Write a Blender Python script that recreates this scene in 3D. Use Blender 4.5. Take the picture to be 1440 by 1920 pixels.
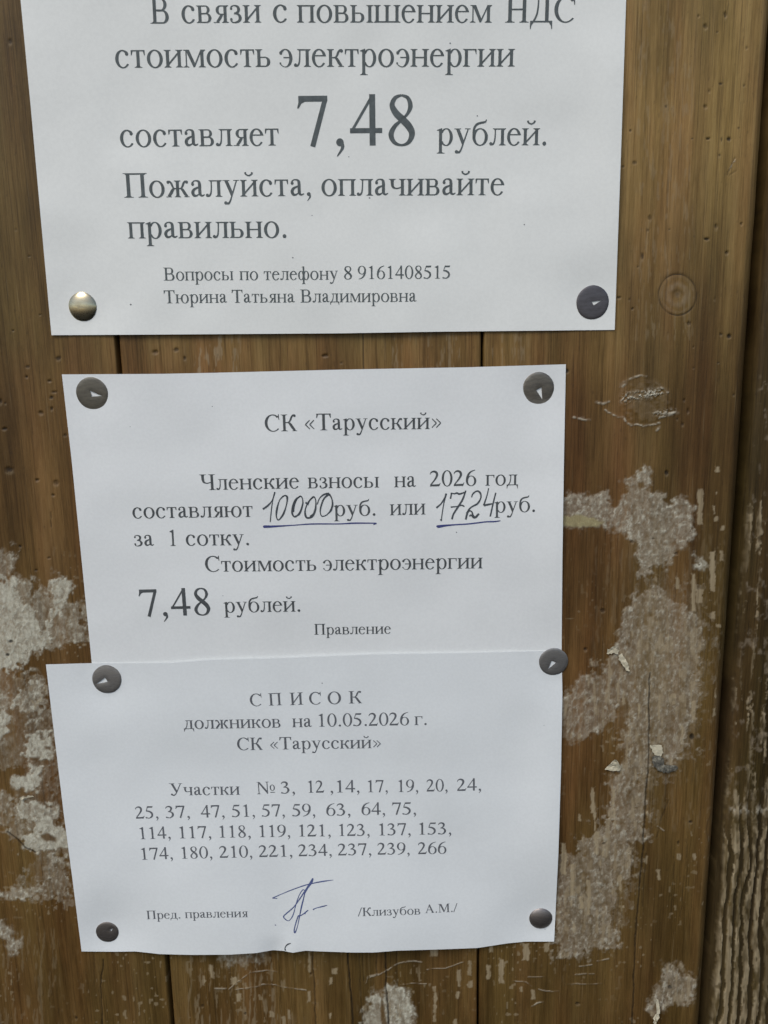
import bpy, bmesh, math
import numpy as np
from mathutils import Matrix, Vector
from mathutils.geometry import delaunay_2d_cdt

SC = bpy.context.scene
COL = SC.collection
for _o in list(bpy.data.objects):
    bpy.data.objects.remove(_o)
rng = np.random.default_rng(11)

# ------------------------------------------------------------------ camera, sky, sun, exposure
F = 1442.0                                   # focal length in photo pixels (1440 x 1920)
DIST = 0.2893                                # distance of the lens from the wall, m
CAM_Z = 1.45
_D = np.array([135.0, 7480.0, 1442.0]); _D /= np.linalg.norm(_D)
_s = _D[2] / _D[1]; _n = np.array([0.0, -_s, 1.0]); _n /= np.linalg.norm(_n)
_X = np.cross(_n, -_D); _X /= np.linalg.norm(_X)
_n = np.cross(-_D, _X)
ROT = np.array([_X, _n, -_D])                # camera (right, down, forward) -> world
CAM = np.array([0.0, -DIST, CAM_Z])
cam_data = bpy.data.cameras.new('camera')
cam_data.sensor_fit = 'AUTO'; cam_data.sensor_width = 36.0
cam_data.lens = F / 1920.0 * 36.0
cam_data.clip_start = 0.01; cam_data.clip_end = 200.0
cam = bpy.data.objects.new('camera', cam_data); COL.objects.link(cam)
_r, _u, _b = ROT[:, 0], -ROT[:, 1], -ROT[:, 2]
cam.matrix_world = Matrix(((_r[0], _u[0], _b[0], CAM[0]), (_r[1], _u[1], _b[1], CAM[1]),
                           (_r[2], _u[2], _b[2], CAM[2]), (0, 0, 0, 1)))
SC.camera = cam

SUN_EL, SUN_AZ = 52.0, -32.0                 # azimuth measured from the wall's outward normal (-y), negative = from the left
world = bpy.data.worlds.new('World'); SC.world = world; world.use_nodes = True
_nt = world.node_tree; _nt.nodes.clear()
_sky = _nt.nodes.new('ShaderNodeTexSky'); _sky.sky_type = 'NISHITA'; _sky.sun_disc = False
_sky.sun_elevation = math.radians(SUN_EL)
_sky.sun_rotation = math.radians(180.0 - SUN_AZ)
_sky.air_density = 1.0; _sky.dust_density = 2.0; _sky.ozone_density = 1.0
_bg = _nt.nodes.new('ShaderNodeBackground'); _bg.inputs['Strength'].default_value = 0.14
_wo = _nt.nodes.new('ShaderNodeOutputWorld')
_nt.links.new(_sky.outputs[0], _bg.inputs[0]); _nt.links.new(_bg.outputs[0], _wo.inputs[0])
sun_data = bpy.data.lights.new('sun', 'SUN'); sun_data.energy = 1.62; sun_data.angle = math.radians(28)
sun_data.color = (1.0, 0.965, 0.91)
sun = bpy.data.objects.new('sun', sun_data); COL.objects.link(sun)
_dirv = Vector((math.sin(math.radians(SUN_AZ)) * math.cos(math.radians(SUN_EL)),
                -math.cos(math.radians(SUN_AZ)) * math.cos(math.radians(SUN_EL)),
                math.sin(math.radians(SUN_EL))))
sun.rotation_euler = _dirv.to_track_quat('Z', 'Y').to_euler()
sun.location = (-0.6, -1.2, 2.6)
SC.view_settings.view_transform = 'Standard'; SC.view_settings.look = 'None'
SC.view_settings.exposure = 0.0; SC.view_settings.gamma = 1.0
SC.view_settings.use_curve_mapping = False

# ------------------------------------------------------------------ coordinates on the wall
def at(px, py, h=0.0):
    """photo pixel -> point on the plane h metres in front of the wall face (the wall face is y = 0)"""
    px = np.asarray(px, float); py = np.asarray(py, float); h = np.asarray(h, float)
    vx, vy = (px - 720) / F, (py - 960) / F
    w = [ROT[i, 0] * vx + ROT[i, 1] * vy + ROT[i, 2] for i in range(3)]
    t = (DIST - h) / w[1]
    return np.stack([CAM[0] + w[0] * t, -h + 0 * t, CAM[2] + w[2] * t], -1)

def photo(x, z, y=0.0):
    """wall point -> photo pixel"""
    d = [np.asarray(x, float) - CAM[0], np.asarray(y, float) - CAM[1], np.asarray(z, float) - CAM[2]]
    c = [ROT[0, j] * d[0] + ROT[1, j] * d[1] + ROT[2, j] * d[2] for j in range(3)]
    return 720 + F * c[0] / c[2], 960 + F * c[1] / c[2]

# ------------------------------------------------------------------ noise
_T = rng.random((256, 256))
def vnoise(x, y, seed=0):
    x = np.asarray(x, float) + seed * 17.31; y = np.asarray(y, float) + seed * 9.77
    xi = np.floor(x).astype(int); yi = np.floor(y).astype(int)
    fx = x - xi; fy = y - yi
    fx = fx * fx * (3 - 2 * fx); fy = fy * fy * (3 - 2 * fy)
    a = _T[yi & 255, xi & 255]; b = _T[yi & 255, (xi + 1) & 255]
    c = _T[(yi + 1) & 255, xi & 255]; d = _T[(yi + 1) & 255, (xi + 1) & 255]
    return (a * (1 - fx) + b * fx) * (1 - fy) + (c * (1 - fx) + d * fx) * fy
def fbm(x, y, seed=0, octv=4, gain=0.55):
    s = 0; a = 1; n = 0
    for k in range(octv):
        s = s + a * vnoise(x * 2.03 ** k, y * 2.03 ** k, seed + 3 * k); n += a; a *= gain
    return s / n
def sstep(a, b, v):
    t = np.clip((v - a) / (b - a), 0, 1)
    return t * t * (3 - 2 * t)

# ------------------------------------------------------------------ objects
def obj(name, verts, faces, mat, parent=None, smooth=False):
    me = bpy.data.meshes.new(name)
    me.from_pydata([tuple(map(float, v)) for v in verts], [], faces)
    me.update()
    if mat: me.materials.append(mat)
    if smooth: me.polygons.foreach_set('use_smooth', [True] * len(me.polygons))
    o = bpy.data.objects.new(name, me); COL.objects.link(o)
    if parent: o.parent = parent
    return o
def thing(name, label, cat, loc=(0, 0, 0), group=None):
    o = bpy.data.objects.new(name, None); COL.objects.link(o)
    o.location = loc; o.empty_display_size = 0.01
    o['label'] = label; o['category'] = cat
    if group: o['group'] = group
    return o
def attach(o, parent):
    """parent a child whose mesh is in world coordinates"""
    o.parent = parent
    o.matrix_parent_inverse = Matrix.Translation(parent.location).inverted()

# ------------------------------------------------------------------ materials
def mat_new(name):
    m = bpy.data.materials.new(name); m.use_nodes = True
    nt = m.node_tree; b = nt.nodes['Principled BSDF']
    return m, nt, b
def N(nt, typ, **kw):
    n = nt.nodes.new(typ)
    for k, v in kw.items():
        if k in n.inputs: n.inputs[k].default_value = v
        else: setattr(n, k, v)
    return n
def ramp(nt, src, stops):
    r = nt.nodes.new('ShaderNodeValToRGB'); e = r.color_ramp.elements
    while len(e) < len(stops): e.new(0.5)
    for k, (p, c) in enumerate(stops):
        e[k].position = p; e[k].color = (*c, 1) if len(c) == 3 else c
    nt.links.new(src, r.inputs[0]); return r
def mix(nt, fac, a, b, mode='MIX'):
    m = nt.nodes.new('ShaderNodeMix'); m.data_type = 'RGBA'; m.blend_type = mode
    for s, v in ((m.inputs[0], fac), (m.inputs[6], a), (m.inputs[7], b)):
        if hasattr(v, 'links'): nt.links.new(v, s)
        elif isinstance(v, (int, float)): s.default_value = v
        else: s.default_value = (*v, 1)
    return m.outputs[2]
def mathn(nt, op, a, b=None):
    m = nt.nodes.new('ShaderNodeMath'); m.operation = op
    for s, v in ((m.inputs[0], a), (m.inputs[1], b)):
        if v is None: continue
        if hasattr(v, 'links'): nt.links.new(v, s)
        else: s.default_value = v
    return m.outputs[0]

def wood_material(name, dark, mid, light):
    """stained pine: vertical grain, and worn-off / glued-over places read from the mesh attribute 'wear'"""
    m, nt, b = mat_new(name); L = nt.links
    tc = N(nt, 'ShaderNodeTexCoord')
    def noise(sx, sz, detail=4.0, rough=0.6, off=0.0):
        mp = N(nt, 'ShaderNodeMapping'); mp.inputs['Scale'].default_value = (sx, 1.0, sz)
        mp.inputs['Location'].default_value = (off, off * 0.7, off * 1.3)
        L.new(tc.outputs['Object'], mp.inputs['Vector'])
        n = N(nt, 'ShaderNodeTexNoise', Scale=1.0, Detail=detail, Roughness=rough)
        L.new(mp.outputs[0], n.inputs['Vector']); return n.outputs['Fac']
    wide = noise(60, 4, 3.0, 0.5, 3.1)
    grain = noise(420, 11, 5.0, 0.62, 7.7)
    fine = noise(1900, 110, 4.0, 0.68, 1.9)
    blot = noise(70, 18, 5.0, 0.6, 5.2)
    g = mathn(nt, 'ADD', mathn(nt, 'MULTIPLY', wide, 0.40), mathn(nt, 'MULTIPLY', grain, 0.34))
    g = mathn(nt, 'ADD', g, mathn(nt, 'MULTIPLY', fine, 0.26))
    base = ramp(nt, g, [(0.39, dark), (0.50, mid), (0.61, light)]).outputs[0]
    red = ramp(nt, noise(75, 7, 3.0, 0.55, 11.0), [(0.40, (0.97, 1.0, 0.92)), (0.52, (1.0, 0.965, 0.93)), (0.64, (1.07, 0.91, 0.88))]).outputs[0]
    base = mix(nt, 0.6, base, red, 'MULTIPLY')
    bl = ramp(nt, blot, [(0.35, (0.76, 0.77, 0.75)), (0.62, (1.16, 1.14, 1.12))]).outputs[0]
    base = mix(nt, 0.8, base, bl, 'MULTIPLY')
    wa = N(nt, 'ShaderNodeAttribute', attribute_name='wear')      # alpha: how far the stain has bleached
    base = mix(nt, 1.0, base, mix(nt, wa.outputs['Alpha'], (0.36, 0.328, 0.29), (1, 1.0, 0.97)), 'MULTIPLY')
    hair = ramp(nt, noise(1250, 17, 3.0, 0.6, 33.0), [(0.56, (1, 1, 1)), (0.66, (0.56, 0.54, 0.52))]).outputs[0]
    base = mix(nt, 0.62, base, hair, 'MULTIPLY')
    hair2 = ramp(nt, noise(2300, 34, 3.0, 0.65, 41.0), [(0.54, (1.04, 1.04, 1.03)), (0.64, (0.60, 0.58, 0.55))]).outputs[0]
    base = mix(nt, 0.62, base, hair2, 'MULTIPLY')
    ta = N(nt, 'ShaderNodeAttribute', attribute_name='tint')       # alpha: where the old stain is redder
    base = mix(nt, 1.0, base, mix(nt, ta.outputs['Alpha'], (0.99, 1.0, 0.93), (1.02, 0.90, 0.87)), 'MULTIPLY')
    scr = ramp(nt, noise(1500, 26, 2.0, 0.7, 21.0), [(0.66, (0, 0, 0)), (0.76, (1, 1, 1))]).outputs[0]
    base = mix(nt, mathn(nt, 'MULTIPLY', scr, 0.30), base, (0.27, 0.20, 0.10))
    at_ = N(nt, 'ShaderNodeAttribute', attribute_name='wear')
    sp = N(nt, 'ShaderNodeSeparateColor'); L.new(at_.outputs['Color'], sp.inputs[0])
    hue = N(nt, 'ShaderNodeAttribute', attribute_name='tint')
    hs = N(nt, 'ShaderNodeSeparateColor'); L.new(hue.outputs['Color'], hs.inputs[0])
    fib = noise(620, 330, 5.0, 0.72, 2.2)
    palecol = mix(nt, hs.outputs[0], (0.315, 0.255, 0.178), (0.52, 0.50, 0.395))       # taupe fibres .. pale old paste
    palecol = mix(nt, hs.outputs[1], palecol, (0.40, 0.355, 0.19))                     # yellowed glue
    fr = ramp(nt, fib, [(0.32, (0.62, 0.60, 0.57)), (0.68, (1.28, 1.29, 1.30))]).outputs[0]
    palecol = mix(nt, 0.75, palecol, fr, 'MULTIPLY')
    c = mix(nt, sp.outputs[0], base, palecol)
    tanc = ramp(nt, noise(900, 40, 3.0, 0.6, 4.4), [(0.3, (0.235, 0.180, 0.105)), (0.7, (0.40, 0.325, 0.20))]).outputs[0]
    c = mix(nt, sp.outputs[1], c, tanc)
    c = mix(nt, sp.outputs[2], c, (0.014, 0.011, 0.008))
    L.new(c, b.inputs['Base Color'])
    ro = mathn(nt, 'SUBTRACT', mathn(nt, 'ADD', 0.50, mathn(nt, 'MULTIPLY', sp.outputs[0], 0.35)), mathn(nt, 'MULTIPLY', hs.outputs[2], 0.32))
    L.new(ro, b.inputs['Roughness'])
    b.inputs['Specular IOR Level'].default_value = 0.22
    hgt = mathn(nt, 'ADD', mathn(nt, 'MULTIPLY', grain, 0.5), mathn(nt, 'MULTIPLY', fine, 0.3))
    hgt = mathn(nt, 'ADD', hgt, mathn(nt, 'MULTIPLY', mathn(nt, 'MULTIPLY', fib, sp.outputs[0]), 0.9))
    bp = N(nt, 'ShaderNodeBump', Strength=0.75, Distance=0.0004); L.new(hgt, bp.inputs['Height'])
    L.new(bp.outputs[0], b.inputs['Normal'])
    return m

def paper_material(name, col):
    m, nt, b = mat_new(name); L = nt.links
    tc = N(nt, 'ShaderNodeTexCoord')
    n = N(nt, 'ShaderNodeTexNoise', Scale=22.0, Detail=4.0, Roughness=0.55); L.new(tc.outputs['Object'], n.inputs['Vector'])
    c = ramp(nt, n.outputs['Fac'], [(0.3, tuple(v * 0.965 for v in col)), (0.7, tuple(min(v * 1.02, .9) for v in col))]).outputs[0]
    n2 = N(nt, 'ShaderNodeTexNoise', Scale=900.0, Detail=3.0, Roughness=0.6); L.new(tc.outputs['Object'], n2.inputs['Vector'])
    c2 = ramp(nt, n2.outputs['Fac'], [(0.35, (0.975,) * 3), (0.65, (1.015,) * 3)]).outputs[0]
    L.new(mix(nt, 1.0, c, c2, 'MULTIPLY'), b.inputs['Base Color'])
    b.inputs['Roughness'].default_value = 0.72; b.inputs['Specular IOR Level'].default_value = 0.3
    bp = N(nt, 'ShaderNodeBump', Strength=0.25, Distance=0.0001); L.new(n2.outputs['Fac'], bp.inputs['Height'])
    L.new(bp.outputs[0], b.inputs['Normal'])
    return m
def ink_material(name, col, rough=0.6):
    m, nt, b = mat_new(name); L = nt.links
    tc = N(nt, 'ShaderNodeTexCoord')
    n = N(nt, 'ShaderNodeTexNoise', Scale=700.0, Detail=2.0); L.new(tc.outputs['Object'], n.inputs['Vector'])
    c = ramp(nt, n.outputs['Fac'], [(0.3, tuple(v * 0.85 for v in col)), (0.7, tuple(v * 1.2 for v in col))]).outputs[0]
    L.new(c, b.inputs['Base Color']); b.inputs['Roughness'].default_value = rough
    b.inputs['Specular IOR Level'].default_value = 0.2
    return m
def metal_material(name, col, rough, spots):
    m, nt, b = mat_new(name); L = nt.links
    tc = N(nt, 'ShaderNodeTexCoord')
    mp = N(nt, 'ShaderNodeMapping'); mp.inputs['Scale'].default_value = (260, 900, 900); L.new(tc.outputs['Object'], mp.inputs[0])
    n = N(nt, 'ShaderNodeTexNoise', Scale=1.0, Detail=4.0, Roughness=0.65); L.new(mp.outputs[0], n.inputs['Vector'])
    c = ramp(nt, n.outputs['Fac'], [(0.32, tuple(v * spots for v in col)), (0.62, col)]).outputs[0]
    L.new(c, b.inputs['Base Color']); b.inputs['Metallic'].default_value = 0.92
    r = ramp(nt, n.outputs['Fac'], [(0.3, (min(rough + .22, 1),) * 3), (0.7, (rough,) * 3)]).outputs[0]
    L.new(r, b.inputs['Roughness'])
    bp = N(nt, 'ShaderNodeBump', Strength=0.15, Distance=0.0001); L.new(n.outputs['Fac'], bp.inputs['Height'])
    L.new(bp.outputs[0], b.inputs['Normal'])
    return m

M_WOOD = wood_material('brown_stained_pine', (0.158, 0.097, 0.031), (0.246, 0.157, 0.057), (0.342, 0.230, 0.095))
M_OLD = wood_material('weathered_dark_pine', (0.050, 0.034, 0.013), (0.100, 0.068, 0.025), (0.165, 0.115, 0.047))
M_GAP, _nt, _b = mat_new('gap_backing')
_b.inputs['Base Color'].default_value = (0.02, 0.018, 0.02, 1); _b.inputs['Roughness'].default_value = 0.95  # near-black colour of the board behind the open joints
M_PAPER1 = paper_material('white_paper_cool', (0.82, 0.835, 0.79))
M_PAPER2 = paper_material('white_paper', (0.79, 0.81, 0.79))
M_PAPER3 = paper_material('white_paper_bluish', (0.755, 0.785, 0.775))
M_SCRAP = paper_material('cream_paper', (0.56, 0.51, 0.37))
M_PRINT = ink_material('grey_printer_toner', (0.100, 0.117, 0.117))
M_PRINT2 = ink_material('printer_toner', (0.080, 0.088, 0.090))
M_PRINT3 = ink_material('thin_printer_toner', (0.12, 0.128, 0.138))
M_PEN = ink_material('black_ballpoint', (0.07, 0.08, 0.088))
M_BLUE = ink_material('blue_ballpoint', (0.055, 0.065, 0.19))
M_SIGN = ink_material('signature_ballpoint', (0.085, 0.11, 0.24))
M_STEEL = metal_material('tarnished_steel', (0.40, 0.385, 0.365), 0.38, 0.66)
M_STEEL_REFL = metal_material('steel_dark_reflection', (0.155, 0.145, 0.148), 0.40, 0.75)  # colour darkened to stand in for dark surroundings mirrored in the disc
M_BRONZE = metal_material('bronzed_steel_dark_reflection', (0.185, 0.172, 0.142), 0.36, 0.7)  # bronze tint, with a dark reflection worked into the colour
M_BRONZE2 = metal_material('bronzed_steel_dim_reflection', (0.27, 0.245, 0.205), 0.34, 0.6)  # bronze tint again, with less of the dark reflection painted in
M_BRIGHT = metal_material('worn_nickel', (0.52, 0.46, 0.31), 0.15, 0.75)
M_BROWNST = metal_material('browned_steel', (0.34, 0.305, 0.28), 0.36, 0.6)
# ------------------------------------------------------------------ how the wood is worn (all shapes measured on the photo, in its pixels)
def poly_sd(x, y, pts):
    """signed distance to a polygon, positive inside"""
    pts = np.asarray(pts, float); d = np.full(x.shape, 1e9); ins = np.zeros(x.shape, bool)
    for (ax, ay), (bx, by) in zip(pts, np.roll(pts, -1, 0)):
        ex, ey = bx - ax, by - ay
        t = np.clip(((x - ax) * ex + (y - ay) * ey) / (ex * ex + ey * ey + 1e-9), 0, 1)
        d = np.minimum(d, np.hypot(x - ax - t * ex, y - ay - t * ey))
        c = ((ay > y) != (by > y)) & (x < (bx - ax) * (y - ay) / (by - ay + 1e-12) + ax)
        ins ^= c
    return np.where(ins, d, -d)
def line_d(x, y, pts):
    d = np.full(x.shape, 1e9)
    for (ax, ay), (bx, by) in zip(pts[:-1], pts[1:]):
        ex, ey = bx - ax, by - ay
        t = np.clip(((x - ax) * ex + (y - ay) * ey) / (ex * ex + ey * ey + 1e-9), 0, 1)
        d = np.minimum(d, np.hypot(x - ax - t * ex, y - ay - t * ey))
    return d
# (polygon, strength, paleness of colour, raggedness px)
PALE = [
 ([(-60,1250),(60,1245),(95,1290),(110,1400),(120,1520),(135,1640),(130,1690),(40,1660),(60,1600),(20,1560),(30,1440),(-60,1440)], .30, .55, 16),
 ([(1215,1080),(1245,1075),(1300,1100),(1330,1150),(1325,1300),(1300,1400),(1250,1450),(1200,1600),(1180,1700),(1150,1780),(1060,1800),(1050,1660),(1120,1560),(1160,1420),(1150,1300),(1170,1180)], .22, .2, 18),
 ([(1040,1610),(1085,1600),(1110,1700),(1100,1800),(1035,1805)], .40, .3, 10),
 ([(-60,1085),(0,1080),(35,1085),(55,1090),(60,1105),(75,1097),(90,1105),(97,1085),(100,1075),(130,1077),(130,1120),(150,1130),(158,1150),(168,1190),(168,1200),(120,1205),(95,1210),(70,1220),(55,1230),(55,1240),(45,1250),(25,1260),(0,1265),(-60,1270)], .50, .72, 9),
 ([(-60,1088),(0,1084),(30,1090),(40,1120),(62,1150),(78,1190),(70,1215),(55,1230),(50,1245),(25,1258),(0,1262),(-60,1262)], .92, .95, 9),
 ([(100,1082),(128,1080),(130,1118),(118,1150),(100,1170),(92,1195),(60,1222),(48,1215),(80,1180),(96,1140)], .82, .95, 6),
 ([(-40,1030),(8,1032),(20,1022),(28,1030),(28,1075),(0,1085),(-40,1085)], .42, .6, 6),
 ([(40,1255),(70,1252),(75,1262),(45,1262)], .6, .8, 4),
 ([(40,1285),(75,1280),(85,1300),(95,1320),(90,1332),(15,1332),(20,1310)], .62, .7, 8),
 ([(-30,1300),(10,1290),(30,1310),(40,1330),(0,1330)], .5, .6, 8),
 ([(-30,1338),(0,1335),(15,1338),(28,1345),(15,1350),(14,1362),(20,1372),(8,1380),(0,1390),(-30,1390)], .9, .85, 5),
 ([(28,1318),(50,1318),(48,1335),(35,1340)], .8, .8, 4),
 ([(68,1318),(85,1322),(78,1335),(78,1352),(68,1358),(48,1356),(50,1345),(65,1340)], .8, .8, 5),
 ([(45,1380),(98,1375),(100,1400),(98,1422),(85,1420),(70,1425),(60,1425),(56,1432),(60,1436),(85,1435),(75,1455),(60,1455),(52,1430),(38,1412),(45,1400),(45,1390)], 1., .95, 5),
 ([(20,1455),(35,1452),(55,1455),(75,1453),(78,1470),(72,1485),(55,1482),(40,1478),(30,1475),(22,1465)], 1., 1., 4),
 ([(40,1500),(65,1503),(80,1510),(110,1510),(115,1535),(95,1535),(90,1547),(72,1548),(55,1540),(40,1525),(35,1515)], .75, .8, 6),
 ([(55,1537),(95,1535),(95,1545),(115,1550),(124,1562),(126,1588),(100,1590),(75,1595),(50,1590),(40,1580),(60,1565),(75,1560),(60,1560),(58,1555),(75,1550)], 1., 1., 5),
 ([(-20,1490),(14,1480),(24,1510),(34,1540),(40,1575),(25,1580),(0,1545),(-20,1540)], .45, .5, 9),
 ([(90,1605),(128,1600),(132,1622),(100,1622)], .7, .6, 5),
 ([(84,1622),(134,1620),(140,1672),(138,1692),(90,1692),(60,1685),(62,1650)], .42, .4, 12),
 ([(-20,1672),(10,1672),(50,1668),(70,1665),(80,1680),(60,1688),(10,1684),(-20,1690)], .6, .55, 6),
 ([(-10,1722),(4,1728),(10,1735),(22,1750),(33,1765),(33,1785),(22,1785),(15,1770),(5,1755),(-10,1745)], .62, .55, 4),
 # right-hand board: the upper smear of paste
 ([(1040,930),(1057,930),(1065,926),(1072,930),(1080,928),(1090,929),(1098,935),(1102,946),(1108,935),(1118,926),(1135,925),(1145,940),(1152,955),(1160,942),(1170,925),(1173,905),(1180,895),(1195,884),(1210,879),(1221,888),(1222,905),(1215,915),(1220,925),(1240,925),(1253,945),(1265,938),(1275,932),(1287,940),(1298,955),(1302,975),(1300,1010),(1290,1025),(1270,1030),(1262,1045),(1255,1070),(1240,1060),(1225,1060),(1210,1080),(1200,1080),(1205,1060),(1190,1045),(1195,1025),(1185,1010),(1175,1003),(1168,992),(1160,992),(1150,985),(1140,980),(1137,988),(1120,988),(1075,989),(1040,985)], .62, .35, 5),
 ([(1040,932),(1057,930),(1072,928),(1090,929),(1098,935),(1102,948),(1108,935),(1118,926),(1135,925),(1145,940),(1152,957),(1154,985),(1137,988),(1120,988),(1075,989),(1040,985)], .42, .9, 4),
 ([(1200,1000),(1212,992),(1222,1010),(1215,1040),(1205,1020)], .3, .7, 5),
 ([(1300,1040),(1318,1042),(1326,1058),(1318,1066),(1306,1060)], .55, .9, 4),
 ([(1225,1105),(1245,1108),(1260,1120),(1280,1135),(1310,1160),(1320,1165),(1318,1200),(1312,1250),(1310,1290),(1306,1340),(1298,1355),(1285,1360),(1283,1400),(1275,1420),(1258,1430),(1240,1430),(1222,1440),(1214,1462),(1155,1470),(1165,1420),(1160,1400),(1172,1370),(1185,1345),(1170,1310),(1155,1320),(1150,1345),(1140,1350),(1120,1375),(1095,1380),(1075,1390),(1040,1385),(1040,1330),(1070,1290),(1080,1270),(1092,1262),(1110,1262),(1125,1258),(1108,1245),(1130,1245),(1145,1235),(1160,1205),(1165,1180),(1175,1150),(1180,1120)], .54, .22, 6),
 ([(1145,1465),(1210,1465),(1210,1540),(1205,1580),(1190,1585),(1180,1580),(1187,1605),(1185,1640),(1165,1655),(1155,1680),(1150,1705),(1148,1730),(1160,1760),(1150,1775),(1130,1785),(1105,1780),(1080,1795),(1060,1800),(1035,1805),(1035,1700),(1045,1650),(1068,1620),(1085,1600),(1078,1575),(1090,1565),(1110,1570),(1125,1580),(1135,1530),(1145,1490)], .56, .2, 10),
 ([(1245,1810),(1265,1810),(1295,1825),(1305,1850),(1300,1875),(1285,1878),(1270,1880),(1255,1880),(1245,1895),(1235,1890),(1228,1905),(1218,1900),(1215,1885),(1230,1850),(1240,1835)], .60, .18, 5),
 ([(670,1960),(680,1920),(688,1885),(700,1866),(715,1872),(728,1852),(742,1850),(760,1858),(770,1880),(775,1920),(775,1960)], .80, .75, 4),
 ([(405,1780),(492,1780),(485,1808),(460,1812),(430,1815),(410,1808)], .42, .55, 6),
]
YELLOW = [(1040,967),(1095,965),(1135,978),(1125,989),(1075,990),(1040,985)]
HOLES = [([(1196,904),(1206,903),(1212,912),(1206,917),(1195,914)], 3), ([(75,1566),(90,1562),(106,1570),(104,1578),(82,1576)], 3),
         ([(55,1420),(75,1420),(70,1428),(55,1426)], 3), ([(82,1398),(96,1400),(96,1408),(84,1406)], 3),
         ([(716,1868),(722,1900),(728,1940),(716,1940),(713,1890)], 2)]
FLAKES = [(1307,917,1318,983),(1330,1034,1341,1110),(1296,1075,1304,1145),(1267,1083,1274,1104),(1227,1080,1232,1092),(1340,874,1350,886),
 (1337,948,1342,965),(1339,968,1346,977),(1350,1033,1357,1052),(1305,1105,1318,1130),(1333,1145,1342,1160),(1352,986,1358,994),(1341,922,1345,928),
 (1340,1290,1344,1310),(1338,1328,1344,1342),(1343,1170,1352,1176),(1107,1475,1115,1525),(1112,1525,1117,1560),(1113,1558,1122,1602),(1052,1580,1062,1640),(1068,1620,1078,1680),
 (1158,1640,1166,1672),(1100,1650,1108,1715),(1086,1680,1094,1704),(1147,1480,1152,1530),(1128,1596,1134,1606),(1084,1526,1090,1540),
 (1232,1630,1239,1650),(1270,1600,1276,1612),(1299,1600,1305,1614),(1209,1604,1214,1622),(1166,1697,1172,1702),(1316,1693,1320,1699),(1212,1520,1216,1536),
 (857,1818,864,1852),(856,1860,862,1875),(876,1802,884,1830),(878,1840,886,1853),(812,1850,818,1918),(912,1810,920,1838),(935,1798,945,1845),
 (980,1768,992,1800),(995,1855,1003,1875),(851,1910,858,1935),(806,1780,822,1795),(918,1770,926,1786),(1020,1766,1030,1785),(975,1850,980,1860),
 (434,1832,444,1846),(442,1864,452,1880),(577,1860,583,1880),(505,1898,514,1908),(539,1894,545,1912),(528,1906,535,1925),(616,1900,622,1912),(622,1816,634,1828),(618,1832,624,1846),(578,1785,583,1823),
 (392,1810,400,1836),(378,1830,384,1850),(1196,1320,1201,1340),(1235,1300,1239,1350),(1258,1300,1266,1322),(1296,1315,1305,1350),(1276,1360,1282,1380),(1166,1308,1174,1320)]
LINES = [([(430,1855),(450,1838),(470,1824),(500,1819),(520,1822)], 1.4, .55), ([(440,1856),(465,1853),(490,1847),(515,1847),(540,1853),(575,1857)], 1.4, .6),
 ([(402,1855),(425,1854)], 2.0, .5), ([(690,1835),(715,1825),(750,1806),(775,1803),(790,1806)], 1.8, .5), ([(750,1848),(770,1845),(800,1844)], 1.2, .55), ([(800,1818),(835,1816),(868,1806)], 1.3, .5),
 ([(685,1845),(690,1832),(710,1826)], 1.6, .4), ([(1120,1801),(1130,1800),(1140,1798)], 1.8, .7), ([(1010,1855),(1022,1858),(1035,1858),(1048,1857)], 1.3, .6), ([(997,1886),(1006,1880),(1018,1879)], 1.8, .65),
 ([(1085,1811),(1110,1808)], 1.6, .45), ([(1080,1828),(1115,1826)], 1.6, .4), ([(1065,1845),(1100,1845),(1130,1844)], 1.3, .4), ([(962,1838),(985,1840),(998,1850)], 1.2, .5), ([(990,1832),(1020,1830)], 1.2, .4),
 ([(1232,1548),(1246,1558)], 1.3, .6), ([(1134,768),(1140,774),(1155,780),(1170,783),(1175,792),(1183,797),(1192,795),(1205,798),(1222,796),(1236,792)], 1.6, .55),
 ([(1117,754),(1130,758),(1142,752)], 2.0, .5), ([(1167,725),(1172,714),(1186,708),(1200,703),(1212,706)], 1.7, .5), ([(1166,722),(1174,716)], 4, .5), ([(1228,716),(1240,727),(1252,736)], 1.2, .45),
 ([(1236,783),(1250,778),(1264,774),(1272,774)], 2.4, .55), ([(1232,806),(1236,800)], 2.5, .5), ([(1075,783),(1092,787),(1108,788)], 1.5, .5), ([(1090,784),(1096,783)], 1.3, .4),
 ([(1368,320),(1378,300)], 1.2, .35), ([(30,1040),(38,1030)], 1.2, .35)]
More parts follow.
